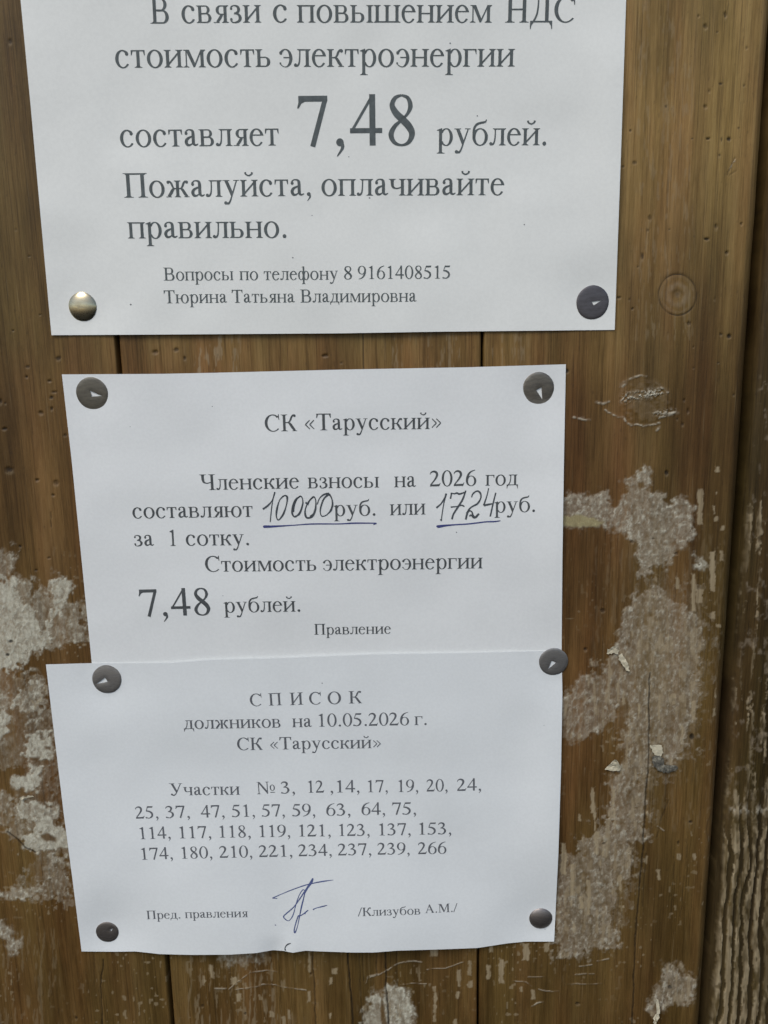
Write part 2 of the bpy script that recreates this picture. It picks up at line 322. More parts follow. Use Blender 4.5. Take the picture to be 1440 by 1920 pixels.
# rings / scratches that read dark
CRACKS = [([(1218,1262),(1217,1330),(1217,1400),(1215,1450),(1210,1500),(1206,1590),(1198,1680),(1192,1750),(1188,1850),(1184,1960)], 1.3, .8),
 ([(193,1800),(194,1815),(190,1830),(190,1870),(192,1960)], 1.1, .75), ([(651,1780),(655,1830),(660,1880),(664,1960)], 1.5, .9), ([(585,1780),(589,1850),(593,1940)], 1.2, .65),
 ([(723,1770),(723,1810),(724,1850),(727,1885),(731,1960)], 1.5, .85), ([(705,1780),(706,1830)], .9, .6), ([(674,1790),(676,1850),(682,1940)], .9, .5), ([(745,1785),(745,1850)], .8, .4),
 ([(681,615),(681,650),(682,712)], 1.0, .75), ([(680,1786),(682,1840)], .8, .5), ([(430,1790),(432,1850)], .7, .3), ([(14,1560),(28,1570),(48,1590),(66,1598)], 1.3, .8),
 ([(1254,1500),(1240,1535),(1232,1570)], 1.2, .35), ([(1378,296),(1364,328)], 1.0, .5), ([(1212,1600),(1205,1700)], .8, .5), ([(1380,320),(1366,330)], .8, .3),
 ([(172,1720),(176,1790),(178,1850)], .7, .35), ([(95,960),(95,988)], .8, .5), ([(1240,1890),(1252,1860)], .8, .3), ([(1290,1560),(1284,1640),(1276,1720)], .7, .4), ([(1265,1600),(1258,1720)], .7, .4)]
SPECKS = [(19,77,4,6),(1360,28,3,6),(1323,50,4,5),(1351,157,4,2),(1395,160,2,3),(1249,200,3,4),(1323,200,4,4),(1330,170,2,4),(1298,260,2,2),(1328,260,4,2),(1353,262,2,5),(1367,260,4,4),
 (1349,291,3,4),(1190,304,4,4),(1168,312,3,2),(1218,408,4,6),(1215,432,2,3),(1343,424,3,6),(1325,448,5,3),(1205,480,3,7),(1363,474,4,4),(1160,558,5,3),(1180,561,2,3),(1186,579,2,2),
 (1292,606,4,5),(1352,627,3,3),(1367,630,4,4),(1063,696,4,4),(1347,680,2,2),(1300,650,2,2),(1280,795,3,4),(1270,785,2,3),(1250,886,4,5),(1185,1016,4,4),(1268,1038,4,3),(1130,1144,5,4),(1098,1217,4,4),
 (1298,1381,5,7),(1132,1583,3,3),(1295,1541,4,3),(1272,1580,2,4),(110,672,5,4),(52,687,5,3),(50,706,3,3),(93,714,5,2.5),(101,735,6,2.5),(96,745,4,3),(97,766,3,4),(77,774,5,4),(1,752,4,6),(10,756,3,3),(122,816,4,3),
 (18,880,10,6),(8,804,5,3),(346,671,3,4),(20,1203,5,3),(15,1228,4,3),(143,1908,3,4),(1256,1851,4,4),(38,1024,3,3),(92,1046,4,2),(68,1069,3,2),(55,480,3,2),(30,430,2,3),(75,590,2,2),(25,620,2,2),(70,900,4,3),(105,905,6,5),
 (100,928,4,3),(460,1902,2,3),(379,1887,3,3),(583,1827,3,3),(1084,1882,5,3),(1310,30,2,3),(1255,430,2,2),(1400,90,2,3),(1345,60,2,2),(1182,245,2,3),(1196,500,2,2),(290,660,7,4),(330,655,5,4),(610,667,6,3),(640,680,4,2),(1376,740,2,3),(1290,770,2,5),
 (1225,1010,3,2),(1300,690,2,2),(1283,750,2,3),(1340,560,2,4),(1390,420,2,3),(1385,240,2,2)]
KNOTS = [(1345,1560,26,40)]

def wear(px, py, old=False):
    """per-point wear: pale residue and painted sparkle, bare tan flakes, dark specks; plus tint and height (m)"""
    shp = px.shape
    pale = np.zeros(shp); tan = np.zeros(shp); dark = np.zeros(shp)
    ting = np.zeros(shp); yel = np.zeros(shp); glo = np.zeros(shp); hgt = np.zeros(shp)
    n1 = fbm(px / 9, py / 9, 1, 4) - .5; n2 = fbm(px / 26, py / 22, 5, 4) - .5; n3 = fbm(px / 4.0, py / 6.0, 9, 3) - .5
    fib = fbm(px / 5.0, py / 9.0, 13, 3); blob = fbm(px / 16, py / 20, 23, 4)
    fuzz = sstep(.22, .78, fbm(px / 5.2 + n1 * 3, py / 6.0, 27, 4))
    strk = fbm(px / 5.5 + py / 40, py / 30, 29, 3)
    fleck = sstep(.52, .72, fbm(px / 4.2 + py / 30, py / 6.5, 83, 3))
    def box(x0, y0, x1, y1, m): return (px > x0 - m) & (px < x1 + m) & (py > y0 - m) & (py < y1 + m)
    if not old:
        for pts, st, tn, rag in PALE:
            a = np.array(pts); k = box(*a.min(0), *a.max(0), 30)
            if not k.any(): continue
            sd = poly_sd(px[k], py[k], pts) + n1[k] * (rag + 3) * 3.4 + n2[k] * (rag + 3) * 2.6 + n3[k] * 7
            m = sstep(-8.0, 7.0, sd)
            rim = np.exp(-((sd - 4) / 5.0) ** 2) * .22
            thr = .60 - .5 * st
            tex = sstep(thr - .14, thr + .24, .42 * blob[k] + .30 * fib[k] + .28 * strk[k])
            v = np.clip(m ** 1.3 * (st * (.22 + .82 * tex) * (.58 + .66 * fuzz[k]) + rim * 1.2 * tex), 0, 1)
            v = np.clip(v * (.84 + .45 * fleck[k]), 0, 1)
            if tn < .3 and st > .5: tan[k] = np.maximum(tan[k], m * sstep(.58, .70, .6 * vnoise(px[k] / 5.5, py[k] / 24, 85) + .4 * blob[k]) * .6)
            w = v > pale[k]
            pk = pale[k]; tk = ting[k]
            pk[w] = v[w]; tk[w] = np.clip(tn + (fib[k][w] - .5) * .5 + .38 * fleck[k][w], 0, 1)
            pale[k] = pk; ting[k] = tk
        for pts, s in HOLES:
            a = np.array(pts); k = box(*a.min(0), *a.max(0), 12)
            if k.any(): pale[k] *= 1 - .9 * sstep(-s, s, poly_sd(px[k], py[k], pts) + n1[k] * 4)
        k = box(1040, 960, 1140, 995, 6)
        if k.any():
            yy = sstep(-2, 4, poly_sd(px[k], py[k], YELLOW) + n1[k] * 8)
            yel[k] = yy; pale[k] = np.maximum(pale[k], .75 * yy)
        for (x0, y0, x1, y1) in FLAKES:
            k = box(x0, y0, x1, y1, 6)
            if not k.any(): continue
            cx, cy, hx, hy = (x0 + x1) / 2, (y0 + y1) / 2, (x1 - x0) / 2, (y1 - y0) / 2
            q = np.minimum(hx - abs(px[k] - cx - n2[k] * 5), hy - abs(py[k] - cy)) + n1[k] * 5 + n3[k] * 4
            tan[k] = np.maximum(tan[k], sstep(-.8, 1.6, q) * .85)
        for pts, w, s in LINES:
            a = np.array(pts); k = box(*a.min(0), *a.max(0), 12)
            if not k.any(): continue
            d = line_d(px[k] + n1[k] * 5, py[k] + n2[k] * 5, pts)
            w = w * (1.05 if a[:, 1].max() < 830 else .62); v = sstep(w * 1.6, w * .3, d) * s * (1.45 if py[k].max() < 860 else 1.1) * (.25 + 1.1 * sstep(.35, .6, fbm(px[k] / 7, py[k] / 5, 37, 2)))
            pale[k] = np.maximum(pale[k], np.clip(v, 0, 1)); ting[k] = np.maximum(ting[k], .35 * (v > .1))
            hgt[k] += 0.00007 * sstep(w * 2.6, 0, d)
        # blister of dried glue; the sparkle of its crust is painted as pale specks
        k = box(1150, 700, 1260, 800, 10)
        if k.any():
            X, Y = px[k], py[k]
            inside = sstep(1.0, .8, np.hypot((X - 1208) / 52, (Y - 752) / 46) + n1[k] * .3)
            ax = (X - 1160) + 0.0; yy = Y - (748 - (X - 1160) * .17)
            band = np.exp(-(yy / 9.0) ** 2) * sstep(1156, 1172, X) * sstep(1250, 1236, X)
            b2 = np.exp(-((Y - 774 + (X - 1240) * .1) / 6) ** 2) * sstep(1218, 1228, X) * sstep(1272, 1262, X)
            sp = fbm(X / 2.6, Y / 2.2, 31, 2)
            cr = (band + .7 * b2)
            glo[k] = np.maximum(glo[k], np.clip(inside * .6 + cr, 0, 1))
            pale[k] = np.maximum(pale[k], np.clip(cr * sstep(.48, .66, sp) * 1.1, 0, 1))
            ting[k] = np.maximum(ting[k], cr)
            hgt[k] += cr * (sp - .4) * 0.0009 + inside * (.00018 + .0003 * (fbm(X / 14, Y / 9, 33, 3) - .5)); pale[k] = np.maximum(pale[k], inside * .13 * sstep(.4, .6, fbm(X / 10, Y / 7, 35, 3)))
        # plugged screw hole
        k = box(1230, 510, 1312, 595, 6)
        if k.any():
            X, Y = px[k], py[k]; r = np.hypot((X - 1270.5) / 35.5, (Y - 552.5) / 38.5)
            ring = np.exp(-((r - 1) / .035) ** 2) * (.45 + .9 * vnoise(X / 14, Y / 14, 3))
            dark[k] = np.maximum(dark[k], np.clip(ring * .75, 0, .9)); hgt[k] -= .00018 * np.clip(ring, 0, 1)
            pale[k] = np.maximum(pale[k], sstep(.97, .8, r) * (.10 + .12 * np.cos(r * 13 + n1[k] * 3)) * (.5 + 1.2 * fib[k])); dark[k] = np.maximum(dark[k], .32 * np.exp(-(r / .17) ** 2)); hgt[k] -= .0003 * np.exp(-(r / .2) ** 2); dark[k] = np.maximum(dark[k], .22 * np.exp(-((r - 1.08) / .10) ** 2) * sstep(535, 515, Y))
            d2 = np.exp(-((r - .22) / .09) ** 2) * sstep(556, 545, Y); dark[k] = np.maximum(dark[k], d2 * .35)
        # scuffed vertical scratches between the two upper notices and on the right board
        for (x0, y0, x1, y1, s) in ((340, 622, 460, 712, .5), (715, 622, 880, 712, .35), (1180, -40, 1310, 640, .22), (905, 622, 1000, 700, .3), (1100, 1000, 1400, 1560, .12), (340, 1780, 560, 1960, .35), (-40, 1740, 120, 1960, .2)):
            k = box(x0, y0, x1, y1, 0)
            if not k.any(): continue
            st = sstep(.60, .74, .6 * vnoise(px[k] / 4.5, py[k] / 38, 41) + .4 * vnoise(px[k] / 2.2, py[k] / 12, 43))
            ed = sstep(0, 20, np.minimum(np.minimum(px[k] - x0, x1 - px[k]), np.minimum(py[k] - y0 + 8, y1 - py[k] + 8)))
            tan[k] = np.maximum(tan[k], st * s * ed)
        # tiny crumbs low on the right board
        cr = sstep(.80, .86, vnoise(px / 5.0, py / 7.0, 51)) * sstep(900, 1300, py) * sstep(.35, .7, fbm(px / 60, py / 90, 55, 2))
        tan = np.maximum(tan, cr * .5)
    else:
        # weathered neighbouring board: the stain survives in ribbons, the bare ridges stand proud
        wob = 18 * (fbm(px / 50, py / 150, 61, 4) - .5) + 8 * (fbm(px / 14, py / 24, 62, 3) - .5)
        u = px + (py - 480) * 0.0706 + wob
        low = sstep(1400, 1640, py); midz = sstep(820, 1000, py)
        rid = .5 + .5 * np.cos((u - 1440) / 19.0 * 2 * np.pi + 1.5 * np.sin(py / 170) + 5 * (vnoise(px / 40, py / 110, 64) - .5))
        str1 = .50 * vnoise(u / 9.0, py / 120, 63) + .3 * vnoise(u / 5, py / 45, 67) + .2 * n3 + .1
        rid = sstep(.22, .50, rid); cov = .42 * low * (rid - .25) + (1 - .45 * low) * str1 + .10 * n1 + .14 * low
        thr = .84 - .285 * midz - .04 * low
        tan = sstep(thr - .02, thr + .045, cov) * (.62 + .3 * fib)
        pit = sstep(.56, .80, vnoise(px / 4, py / 13, 69)); tan *= 1 - .75 * pit
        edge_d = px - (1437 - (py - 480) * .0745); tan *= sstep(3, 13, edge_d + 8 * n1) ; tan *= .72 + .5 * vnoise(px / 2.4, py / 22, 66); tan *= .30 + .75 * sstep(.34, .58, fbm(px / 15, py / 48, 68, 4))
        dark = np.maximum(dark, sstep(16, 2, edge_d + 10 * n1) * sstep(900, 1500, py) * .55)  # darker along the left edge, stronger towards the bottom
        gapb = np.exp(-((py - 1548 + 4 * n1 * 10) / 12.0) ** 2); tan *= 1 - .85 * gapb
        frost = np.exp(-((py - 1524) / 9.0) ** 2) * sstep(1368, 1376, px) * sstep(.42, .62, fib); pale = np.maximum(pale, .7 * frost); ting += .6 * frost
        dust = sstep(.62, .8, vnoise(px / 11, py / 13, 71)) * sstep(.4, .7, fib) * .35 * (1 - low); pale = np.maximum(pale, dust) * sstep(6, 16, edge_d)
        dark = np.maximum(dark, sstep(.55, .2, rid) * .55 * low)
        hgt += (tan - .4) * .00028 + low * (rid - .5) * .0006
    for (cx, cy, rx, ry) in SPECKS:
        k = box(cx - rx, cy - ry, cx + rx, cy + ry, 8)
        if not k.any(): continue
        r = np.hypot((px[k] - cx) / rx, (py[k] - cy) / ry) + n1[k] * 1.1
        v = sstep(1.15, .45, r); dark[k] = np.maximum(dark[k], v * (.45 + .45 * ((cx * 7 + cy * 13) % 10) / 10)); hgt[k] -= v * .00035 * (.4 + .8 * ((cx * 3 + cy * 5) % 7) / 7)
        li = np.exp(-((np.hypot((px[k] - cx) / rx, (py[k] - cy - ry * .9) / ry) - .5) / .35) ** 2) * (v < .3)
        tan[k] = np.maximum(tan[k], li * .22)
    for pts, w, s in CRACKS:
        a = np.array(pts); k = box(*a.min(0), *a.max(0), 10)
        if not k.any(): continue
        d = line_d(px[k] + n2[k] * 4 + n1[k] * 1.5, py[k], pts)
        v = sstep(w * 1.5, w * .4, d) * s; dark[k] = np.maximum(dark[k], v); hgt[k] -= v * .0005
    if not old:
        for (cx, cy, rx, ry) in KNOTS:
            k = box(cx - rx, cy - ry, cx + rx, cy + ry, 10)
            if k.any():
                r = np.hypot((px[k] - cx) / rx, (py[k] - cy) / ry) + n2[k] * .3
                dark[k] = np.maximum(dark[k], .35 * np.exp(-((r - .75) / .08) ** 2) * sstep(cx + 5, cx - 12, px[k]))
    fl = fbm(px / 3.0, py / 14.0, 81, 2)
    dark = np.maximum(dark, sstep(.80, .9, fl) * .25)
    hgt += .00006 * (fib - .5) + .00007 * pale * (.5 + n3) + .00004 * tan
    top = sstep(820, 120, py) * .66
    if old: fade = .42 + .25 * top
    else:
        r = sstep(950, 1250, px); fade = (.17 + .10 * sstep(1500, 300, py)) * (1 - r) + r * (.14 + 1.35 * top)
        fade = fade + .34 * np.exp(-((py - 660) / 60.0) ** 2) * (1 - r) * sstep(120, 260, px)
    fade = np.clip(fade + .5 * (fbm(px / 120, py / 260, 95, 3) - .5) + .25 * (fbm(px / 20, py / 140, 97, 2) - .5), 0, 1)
    red = sstep(1230, 1150, px) * sstep(560, 760, py) * sstep(1640, 1450, py) * .9 + .25 * sstep(720, 800, py) * sstep(1100, 950, py)
    red = np.clip(red + 1.1 * (fbm(px / 70, py / 200, 99, 3) - .5) + .5 * (fbm(px / 16, py / 130, 98, 2) - .5), 0, 1)
    return pale, tan, dark, ting, yel, glo, hgt, fade, red

def plank(xl, xr, zf, cham_l, cham_r, name, mat, parent, base=0.0, old=False, step=0.00036, xfine=(None, None), zzones=None):
    """one upright board: a fine sheet with rounded long edges, closed at the sides and back"""
    zlo, zhi = zf
    x0 = xfine[0] if xfine[0] is not None else xl
    x1 = xfine[1] if xfine[1] is not None else xr
    xs = []
    if x0 > xl: xs += list(np.linspace(xl, x0, 40, endpoint=False))
    xs += list(np.linspace(x0, x1, max(3, int((x1 - x0) / step))))
    if x1 < xr: xs += list(np.linspace(x1, xr, 40)[1:])
    xs = np.array(xs)
    zs = []
    for a, b, st in zzones: zs += list(np.arange(a, b, st))
    zs.append(zzones[-1][1]); zs = np.array(zs)
    XX, ZZ = np.meshgrid(xs, zs)
    PX, PY = photo(XX, ZZ)
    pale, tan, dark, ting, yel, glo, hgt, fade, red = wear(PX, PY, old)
    dep = base - hgt
    for ch, e in ((cham_l, XX - xl), (cham_r, xr - XX)):
        if ch > 0:
            e2 = e + .0004 * (fbm(XX * 0 + 3, ZZ * 60, 91, 3) - .5)
            t = np.clip(1 - e2 / ch, 0, 1); dep = dep + ch * .95 * t ** 2.1
    nr, nc = XX.shape
    V = np.stack([XX, dep, ZZ], -1)
    # side walls
    DB = base + 0.018
    Lw = V[:, :1].copy(); Lw[..., 1] = DB; Rw = V[:, -1:].copy(); Rw[..., 1] = DB
    V = np.concatenate([Lw, V, Rw], 1); nc += 2
    pad = lambda a: np.concatenate([a[:, :1], a, a[:, -1:]], 1)
    idx = np.arange(nr * nc).reshape(nr, nc)
    Fq = np.stack([idx[:-1, :-1], idx[:-1, 1:], idx[1:, 1:], idx[1:, :-1]], -1).reshape(-1, 4)
    me = bpy.data.meshes.new(name)
    me.vertices.add(nr * nc); me.vertices.foreach_set('co', V.reshape(-1, 3).astype(np.float32).ravel())
    me.loops.add(Fq.size); me.loops.foreach_set('vertex_index', Fq.ravel().astype(np.int32))
    me.polygons.add(len(Fq)); me.polygons.foreach_set('loop_start', (np.arange(len(Fq)) * 4).astype(np.int32))
    me.update(calc_edges=True); me.validate()
    a1 = me.color_attributes.new('wear', 'FLOAT_COLOR', 'POINT')
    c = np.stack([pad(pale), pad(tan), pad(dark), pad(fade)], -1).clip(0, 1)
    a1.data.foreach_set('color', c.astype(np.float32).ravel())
    a2 = me.color_attributes.new('tint', 'FLOAT_COLOR', 'POINT')
    c = np.stack([pad(ting), pad(yel), pad(glo), pad(red)], -1).clip(0, 1)
    a2.data.foreach_set('color', c.astype(np.float32).ravel())
    me.polygons.foreach_set('use_smooth', [True] * len(me.polygons))
    me.materials.append(mat)
    o = bpy.data.objects.new(name, me); COL.objects.link(o); attach(o, parent)
    return o

ZTOP, ZBOT = float(at(720, -25)[2]), float(at(720, 1955)[2])
XG1a, XG1b = float(at(217.5, 660)[0]), float(at(224.5, 660)[0])       # the two open joints
XG2a, XG2b = float(at(902.0, 660)[0]), float(at(907.2, 660)[0])
XE = float(at(1421, 480)[0]); XP = float(at(1436, 480)[0])
wall = thing('plank_wall', 'brown stained upright plank wall with open joints and patches of old paste', 'wall', (0, 0, 1.0))
full = [(ZBOT - .45, ZBOT, .012), (ZBOT, ZTOP, .00036), (ZTOP, ZTOP + .45, .012)]
zg = lambda y: float(at(560, y)[2])
midz = [(ZBOT - .45, ZBOT, .012), (ZBOT, zg(1755), .00036), (zg(1755), zg(725), .004), (zg(725), zg(605), .00036), (zg(605), ZTOP + .45, .006)]
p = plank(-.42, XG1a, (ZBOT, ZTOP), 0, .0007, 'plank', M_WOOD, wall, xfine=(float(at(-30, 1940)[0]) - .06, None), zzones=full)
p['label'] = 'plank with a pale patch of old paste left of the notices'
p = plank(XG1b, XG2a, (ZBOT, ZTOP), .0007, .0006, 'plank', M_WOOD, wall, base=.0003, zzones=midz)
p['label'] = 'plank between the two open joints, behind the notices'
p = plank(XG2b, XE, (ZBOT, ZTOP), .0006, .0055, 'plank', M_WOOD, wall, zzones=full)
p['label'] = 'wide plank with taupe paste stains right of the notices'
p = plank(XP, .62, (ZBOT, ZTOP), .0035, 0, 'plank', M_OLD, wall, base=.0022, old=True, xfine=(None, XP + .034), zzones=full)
p['label'] = 'weathered plank with bare pale ridges'
o = obj('backing_board', [(-.42, .0182, ZBOT - .45), (.62, .0182, ZBOT - .45), (.62, .0182, ZTOP + .45), (-.42, .0182, ZTOP + .45),
                          (-.42, .03, ZBOT - .45), (.62, .03, ZBOT - .45), (.62, .03, ZTOP + .45), (-.42, .03, ZTOP + .45)],
        [(0, 1, 2, 3), (5, 4, 7, 6), (0, 4, 5, 1), (1, 5, 6, 2), (2, 6, 7, 3), (3, 7, 4, 0)], M_GAP)
attach(o, wall)
# ------------------------------------------------------------------ a roman book face drawn in code (1000 units per em)
XH, CH = 450, 662
class G:
    """collects filled pieces (verts, faces)"""
    wmin = 2
    def __init__(s): s.p = []
    def poly(s, pts): s.p.append((list(pts), [tuple(range(len(pts)))]))
    def strip(s, a, b):
        n = len(a); s.p.append((list(a) + list(b), [(i, i + 1, n + i + 1, n + i) for i in range(n - 1)]))
    def ring(s, cx, cy, rx, ry, wv, wh, a0=0, a1=360, t0=0, t1=0, tilt=0.0):
        n = max(8, int(abs(a1 - a0) / 9)); A = []; B = []
        for i in range(n + 1):
            u = i / n; a = math.radians(a0 + (a1 - a0) * u); k = 1
            if t0 and u < .3: k = t0 + (1 - t0) * u / .3
            if t1 and u > .7: k = t1 + (1 - t1) * (1 - u) / .3
            c, q = math.cos(a), math.sin(a)
            ox, oy = cx + rx * c, cy + ry * q
            a2 = a + tilt
            ix, iy = cx + (rx - wv) * math.cos(a2), cy + (ry - wh) * math.sin(a2)
            A.append((ox, oy)); B.append((ox + (ix - ox) * k, oy + (iy - oy) * k))
        s.strip(A, B)
    def ball(s, cx, cy, r, ry=None):
        ry = ry or r
        s.poly([(cx + r * math.cos(i * math.pi / 8), cy + ry * math.sin(i * math.pi / 8)) for i in range(16)])
    def stroke(s, pts, sub=7):
        P = [np.array(p, float) for p in pts]
        if len(P) > 2:
            Q = [2 * P[0] - P[1]] + P + [2 * P[-1] - P[-2]]; out = []
            for i in range(1, len(Q) - 2):
                for k in range(sub):
                    t = k / sub
                    out.append(.5 * (2 * Q[i] + (Q[i + 1] - Q[i - 1]) * t + (2 * Q[i - 1] - 5 * Q[i] + 4 * Q[i + 1] - Q[i + 2]) * t * t
                                     + (3 * Q[i] - Q[i - 1] - 3 * Q[i + 1] + Q[i + 2]) * t ** 3))
            out.append(P[-1]); P = out
        A, B = [], []
        for i, p in enumerate(P):
            d = P[min(i + 1, len(P) - 1)] - P[max(i - 1, 0)]
            l = math.hypot(d[0], d[1]) or 1; nx, ny = -d[1] / l, d[0] / l; w = max(p[2], s.wmin) / 2
            A.append((p[0] + nx * w, p[1] + ny * w)); B.append((p[0] - nx * w, p[1] - ny * w))
        s.strip(A, B)
    def bar(s, x0, x1, y0, y1): s.poly([(x0, y0), (x1, y0), (x1, y1), (x0, y1)])
    def serif(s, cx, y, w, up, l=55, r=55, t=20, br=34):
        """flat bracketed serif; up=+1 sits at the foot, -1 hangs at the top"""
        x0, x1 = cx - w / 2, cx + w / 2; d = up
        pts = [(x0 - l, y), (x1 + r, y), (x1 + r, y + d * t * .7)]
        if r > 0: pts += [(x1 + r * .45, y + d * t), (x1 + r * .12, y + d * (t + br * .4))]
        pts += [(x1, y + d * (t + br)), (x0, y + d * (t + br))]
        if l > 0: pts += [(x0 - l * .12, y + d * (t + br * .4)), (x0 - l * .45, y + d * t)]
        pts += [(x0 - l, y + d * t * .7)]
        s.poly(pts)
    def stem(s, cx, y0, y1, w, b=(55, 55), t=(55, 55)):
        s.bar(cx - w / 2, cx + w / 2, y0, y1)
        if b: s.serif(cx, y0, w, 1, *b)
        if t: s.serif(cx, y1, w, -1, *t)
    def bowl(s, x0, y0, y1, xr, wv, wh):
        ry = (y1 - y0) / 2; rx = min(ry * 1.12, xr - x0 - 5); cx = xr - rx
        s.bar(x0, cx + 1, y1 - wh, y1); s.bar(x0, cx + 1, y0, y0 + wh)
        s.ring(cx, (y0 + y1) / 2, rx, ry, wv, wh, -90, 90)
    def mirror(s, w):
        s.p = [([(w - x, y) for x, y in v], [f[::-1] for f in fs]) for v, fs in s.p]; return s

SL, SCAP = 86, 103
def glyph(c):
    g = G(); S = SL; C = SCAP
    if c == 'а':
        w = 444
        g.stroke([(92, 338, 62), (88, 385, 50), (140, 436, 30), (215, 440, 40), (276, 405, 72), (290, 330, S), (290, 200, S), (292, 90, S), (318, 45, 62), (360, 32, 44), (425, 62, 24)])
        g.ball(92, 345, 42)
        g.stroke([(290, 280, 30), (225, 252, 46), (130, 205, 70), (86, 130, 88), (110, 52, 80), (170, 32, 56), (235, 58, 36), (292, 108, 30)])
    elif c == 'б':
        w = 509
        g.ring(258, 222, 222, 236, 88, 28)
        g.stroke([(66, 230, 60), (66, 350, 60), (92, 470, 66), (160, 560, 62), (270, 598, 58), (370, 616, 52), (412, 640, 40), (432, 690, 20)])
    elif c == 'в':
        w = 472
        g.stem(105, 0, XH, S, (55, 0), (55, 0)); g.bowl(100, 232, XH, 388, 78, 28); g.bowl(100, 0, 250, 432, 86, 28)
    elif c == 'г':
        w = 410
        g.stem(105, 0, XH, S, (55, 60), (55, 0)); g.bar(100, 385, XH - 32, XH); g.poly([(330, XH), (388, XH), (388, 318), (370, 318), (355, 385)])
    elif c == 'д':
        w = 509
        g.bar(15, 494, 0, 32); g.poly([(15, 32), (15, -140), (34, -140), (50, -60), (90, 0), (90, 32)]); g.poly([(494, 32), (494, -140), (475, -140), (459, -60), (419, 0), (419, 32)])
        g.stem(372, 20, XH, S, None, (0, 52)); g.bar(120, 372, XH - 30, XH); g.stroke([(186, XH - 8, 34), (180, 280, 38), (150, 130, 42), (86, 20, 46)])
        g.serif(170, XH, 40, -1, 50, 0)
    elif c == 'е':
        w = 444
        g.ring(225, 222, 200, 238, 86, 34, 14, 326, 0, .75); g.bar(80, 420, 268, 298)
        g.ring(225, 222, 200, 238, 70, 30, 18, 70)
    elif c == 'ж':
        w = 691; h = 345
        g.stem(h, 0, XH, S, (50, 50), (50, 50))
        for m in (0, 1):
            k = G()
            k.stroke([(345, 232, 30), (252, 238, 36), (205, 290, 54), (172, 370, 58), (130, 422, 46), (86, 428, 40)]); k.ball(78, 408, 42)
            k.stroke([(250, 238, 44), (200, 190, 78), (140, 95, 84), (78, 18, 70)]); k.bar(12, 165, 0, 18)
            if m: k.mirror(691)
            g.p += k.p
    elif c == 'з':
        w = 395
        g.stroke([(62, 362, 30), (80, 415, 34), (165, 444, 30), (258, 410, 66), (284, 345, 84), (256, 275, 60), (150, 240, 28)]); g.ball(72, 365, 34)
        g.stroke([(150, 240, 28), (268, 216, 56), (322, 128, 90), (282, 42, 66), (165, 4, 32), (78, 26, 36), (56, 90, 30)]); g.ball(66, 84, 38)
    elif c in 'ий':
        w = 535
        g.stem(105, 0, XH, S); g.stem(430, 0, XH, S); g.stroke([(110, 60, 44), (425, 392, 44)])
        if c == 'й': g.stroke([(168, 655, 62), (184, 605, 44), (267, 566, 40), (350, 605, 44), (366, 655, 62)])
    elif c == 'к':
        w = 486
        g.stem(105, 0, XH, S)
        g.stroke([(140, 232, 30), (238, 238, 36), (290, 290, 54), (326, 370, 58), (368, 422, 46), (408, 428, 40)]); g.ball(414, 406, 44)
        g.stroke([(238, 238, 44), (290, 190, 78), (352, 95, 84), (412, 18, 70)]); g.bar(325, 482, 0, 18)
    elif c == 'л':
        w = 499
        g.stem(392, 0, XH, S, (55, 55), (0, 55)); g.bar(150, 392, XH - 32, XH); g.serif(185, XH, 40, -1, 55, 0)
        g.stroke([(185, XH - 6, 36), (182, 270, 38), (165, 110, 44), (122, 34, 50), (70, 22, 56)]); g.ball(58, 42, 44)
    elif c == 'м':
        w = 633
        g.stem(92, 0, XH, 34, (70, 60), None); g.stem(532, 0, XH, S, (60, 55), (0, 55)); g.serif(120, XH, 60, -1, 75, 0)
        g.poly([(78, XH), (178, XH), (350, 60), (305, 0), (285, 0)]); g.stroke([(308, 12, 36), (512, XH - 14, 36)])
    elif c == 'н':
        w = 535; g.stem(105, 0, XH, S); g.stem(430, 0, XH, S); g.bar(140, 395, 216, 250)
    elif c == 'о':
        w = 500; g.ring(250, 222, 222, 238, 90, 32, tilt=.16)
    elif c == 'п':
        w = 535; g.stem(105, 0, XH, S, (55, 55), (55, 0)); g.stem(430, 0, XH, S, (55, 55), (0, 55)); g.bar(105, 430, XH - 34, XH)
    elif c == 'р':
        w = 500
        g.stem(118, -217, 440, S, (62, 72), None); g.poly([(14, 392), (75, 400), (75, 380), (161, 380), (161, 460), (150, 460), (14, 412)])
        g.ring(282, 222, 190, 238, 90, 30, -150, 150, .8, .8)
    elif c == 'с':
        w = 444; g.ring(230, 222, 205, 238, 92, 36, 42, 326, 0, .7); g.ball(352, 352, 46); g.stroke([(310, 425, 34), (358, 395, 40), (372, 355, 50)])
    elif c == 'т':
        w = 437
        g.stem(218, 0, XH, S, (62, 62), None); g.bar(25, 412, XH - 30, XH)
        g.poly([(25, XH), (85, XH), (58, 385), (44, 318), (25, 318)]); g.poly([(412, XH), (352, XH), (379, 385), (393, 318), (412, 318)])
    elif c == 'у':
        w = 500
        g.poly([(55, XH), (155, XH), (300, 110), (252, 10), (240, 10)]); g.stroke([(412, XH - 12, 36), (270, 40, 38), (218, -100, 44), (165, -180, 56), (92, -180, 66)]); g.ball(80, -172, 46)
        g.bar(12, 208, XH - 18, XH); g.bar(318, 482, XH - 18, XH)
    elif c == 'ф':
        w = 648
        g.stem(324, -217, 683, S, (60, 60), None); g.poly([(225, 640), (285, 645), (285, 630), (367, 630), (367, 683), (350, 683), (225, 658)])
        g.ring(190, 222, 162, 238, 84, 30); g.ring(458, 222, 162, 238, 84, 30)
    elif c == 'ч':
        w = 503
        g.stem(395, 0, XH, S, (55, 55), (55, 55)); g.stroke([(102, XH - 10, S), (102, 320, S), (124, 235, 70), (190, 196, 40), (270, 196, 34), (395, 235, 32)]); g.serif(102, XH, S, -1, 55, 55)
    elif c == 'ш':
        w = 770
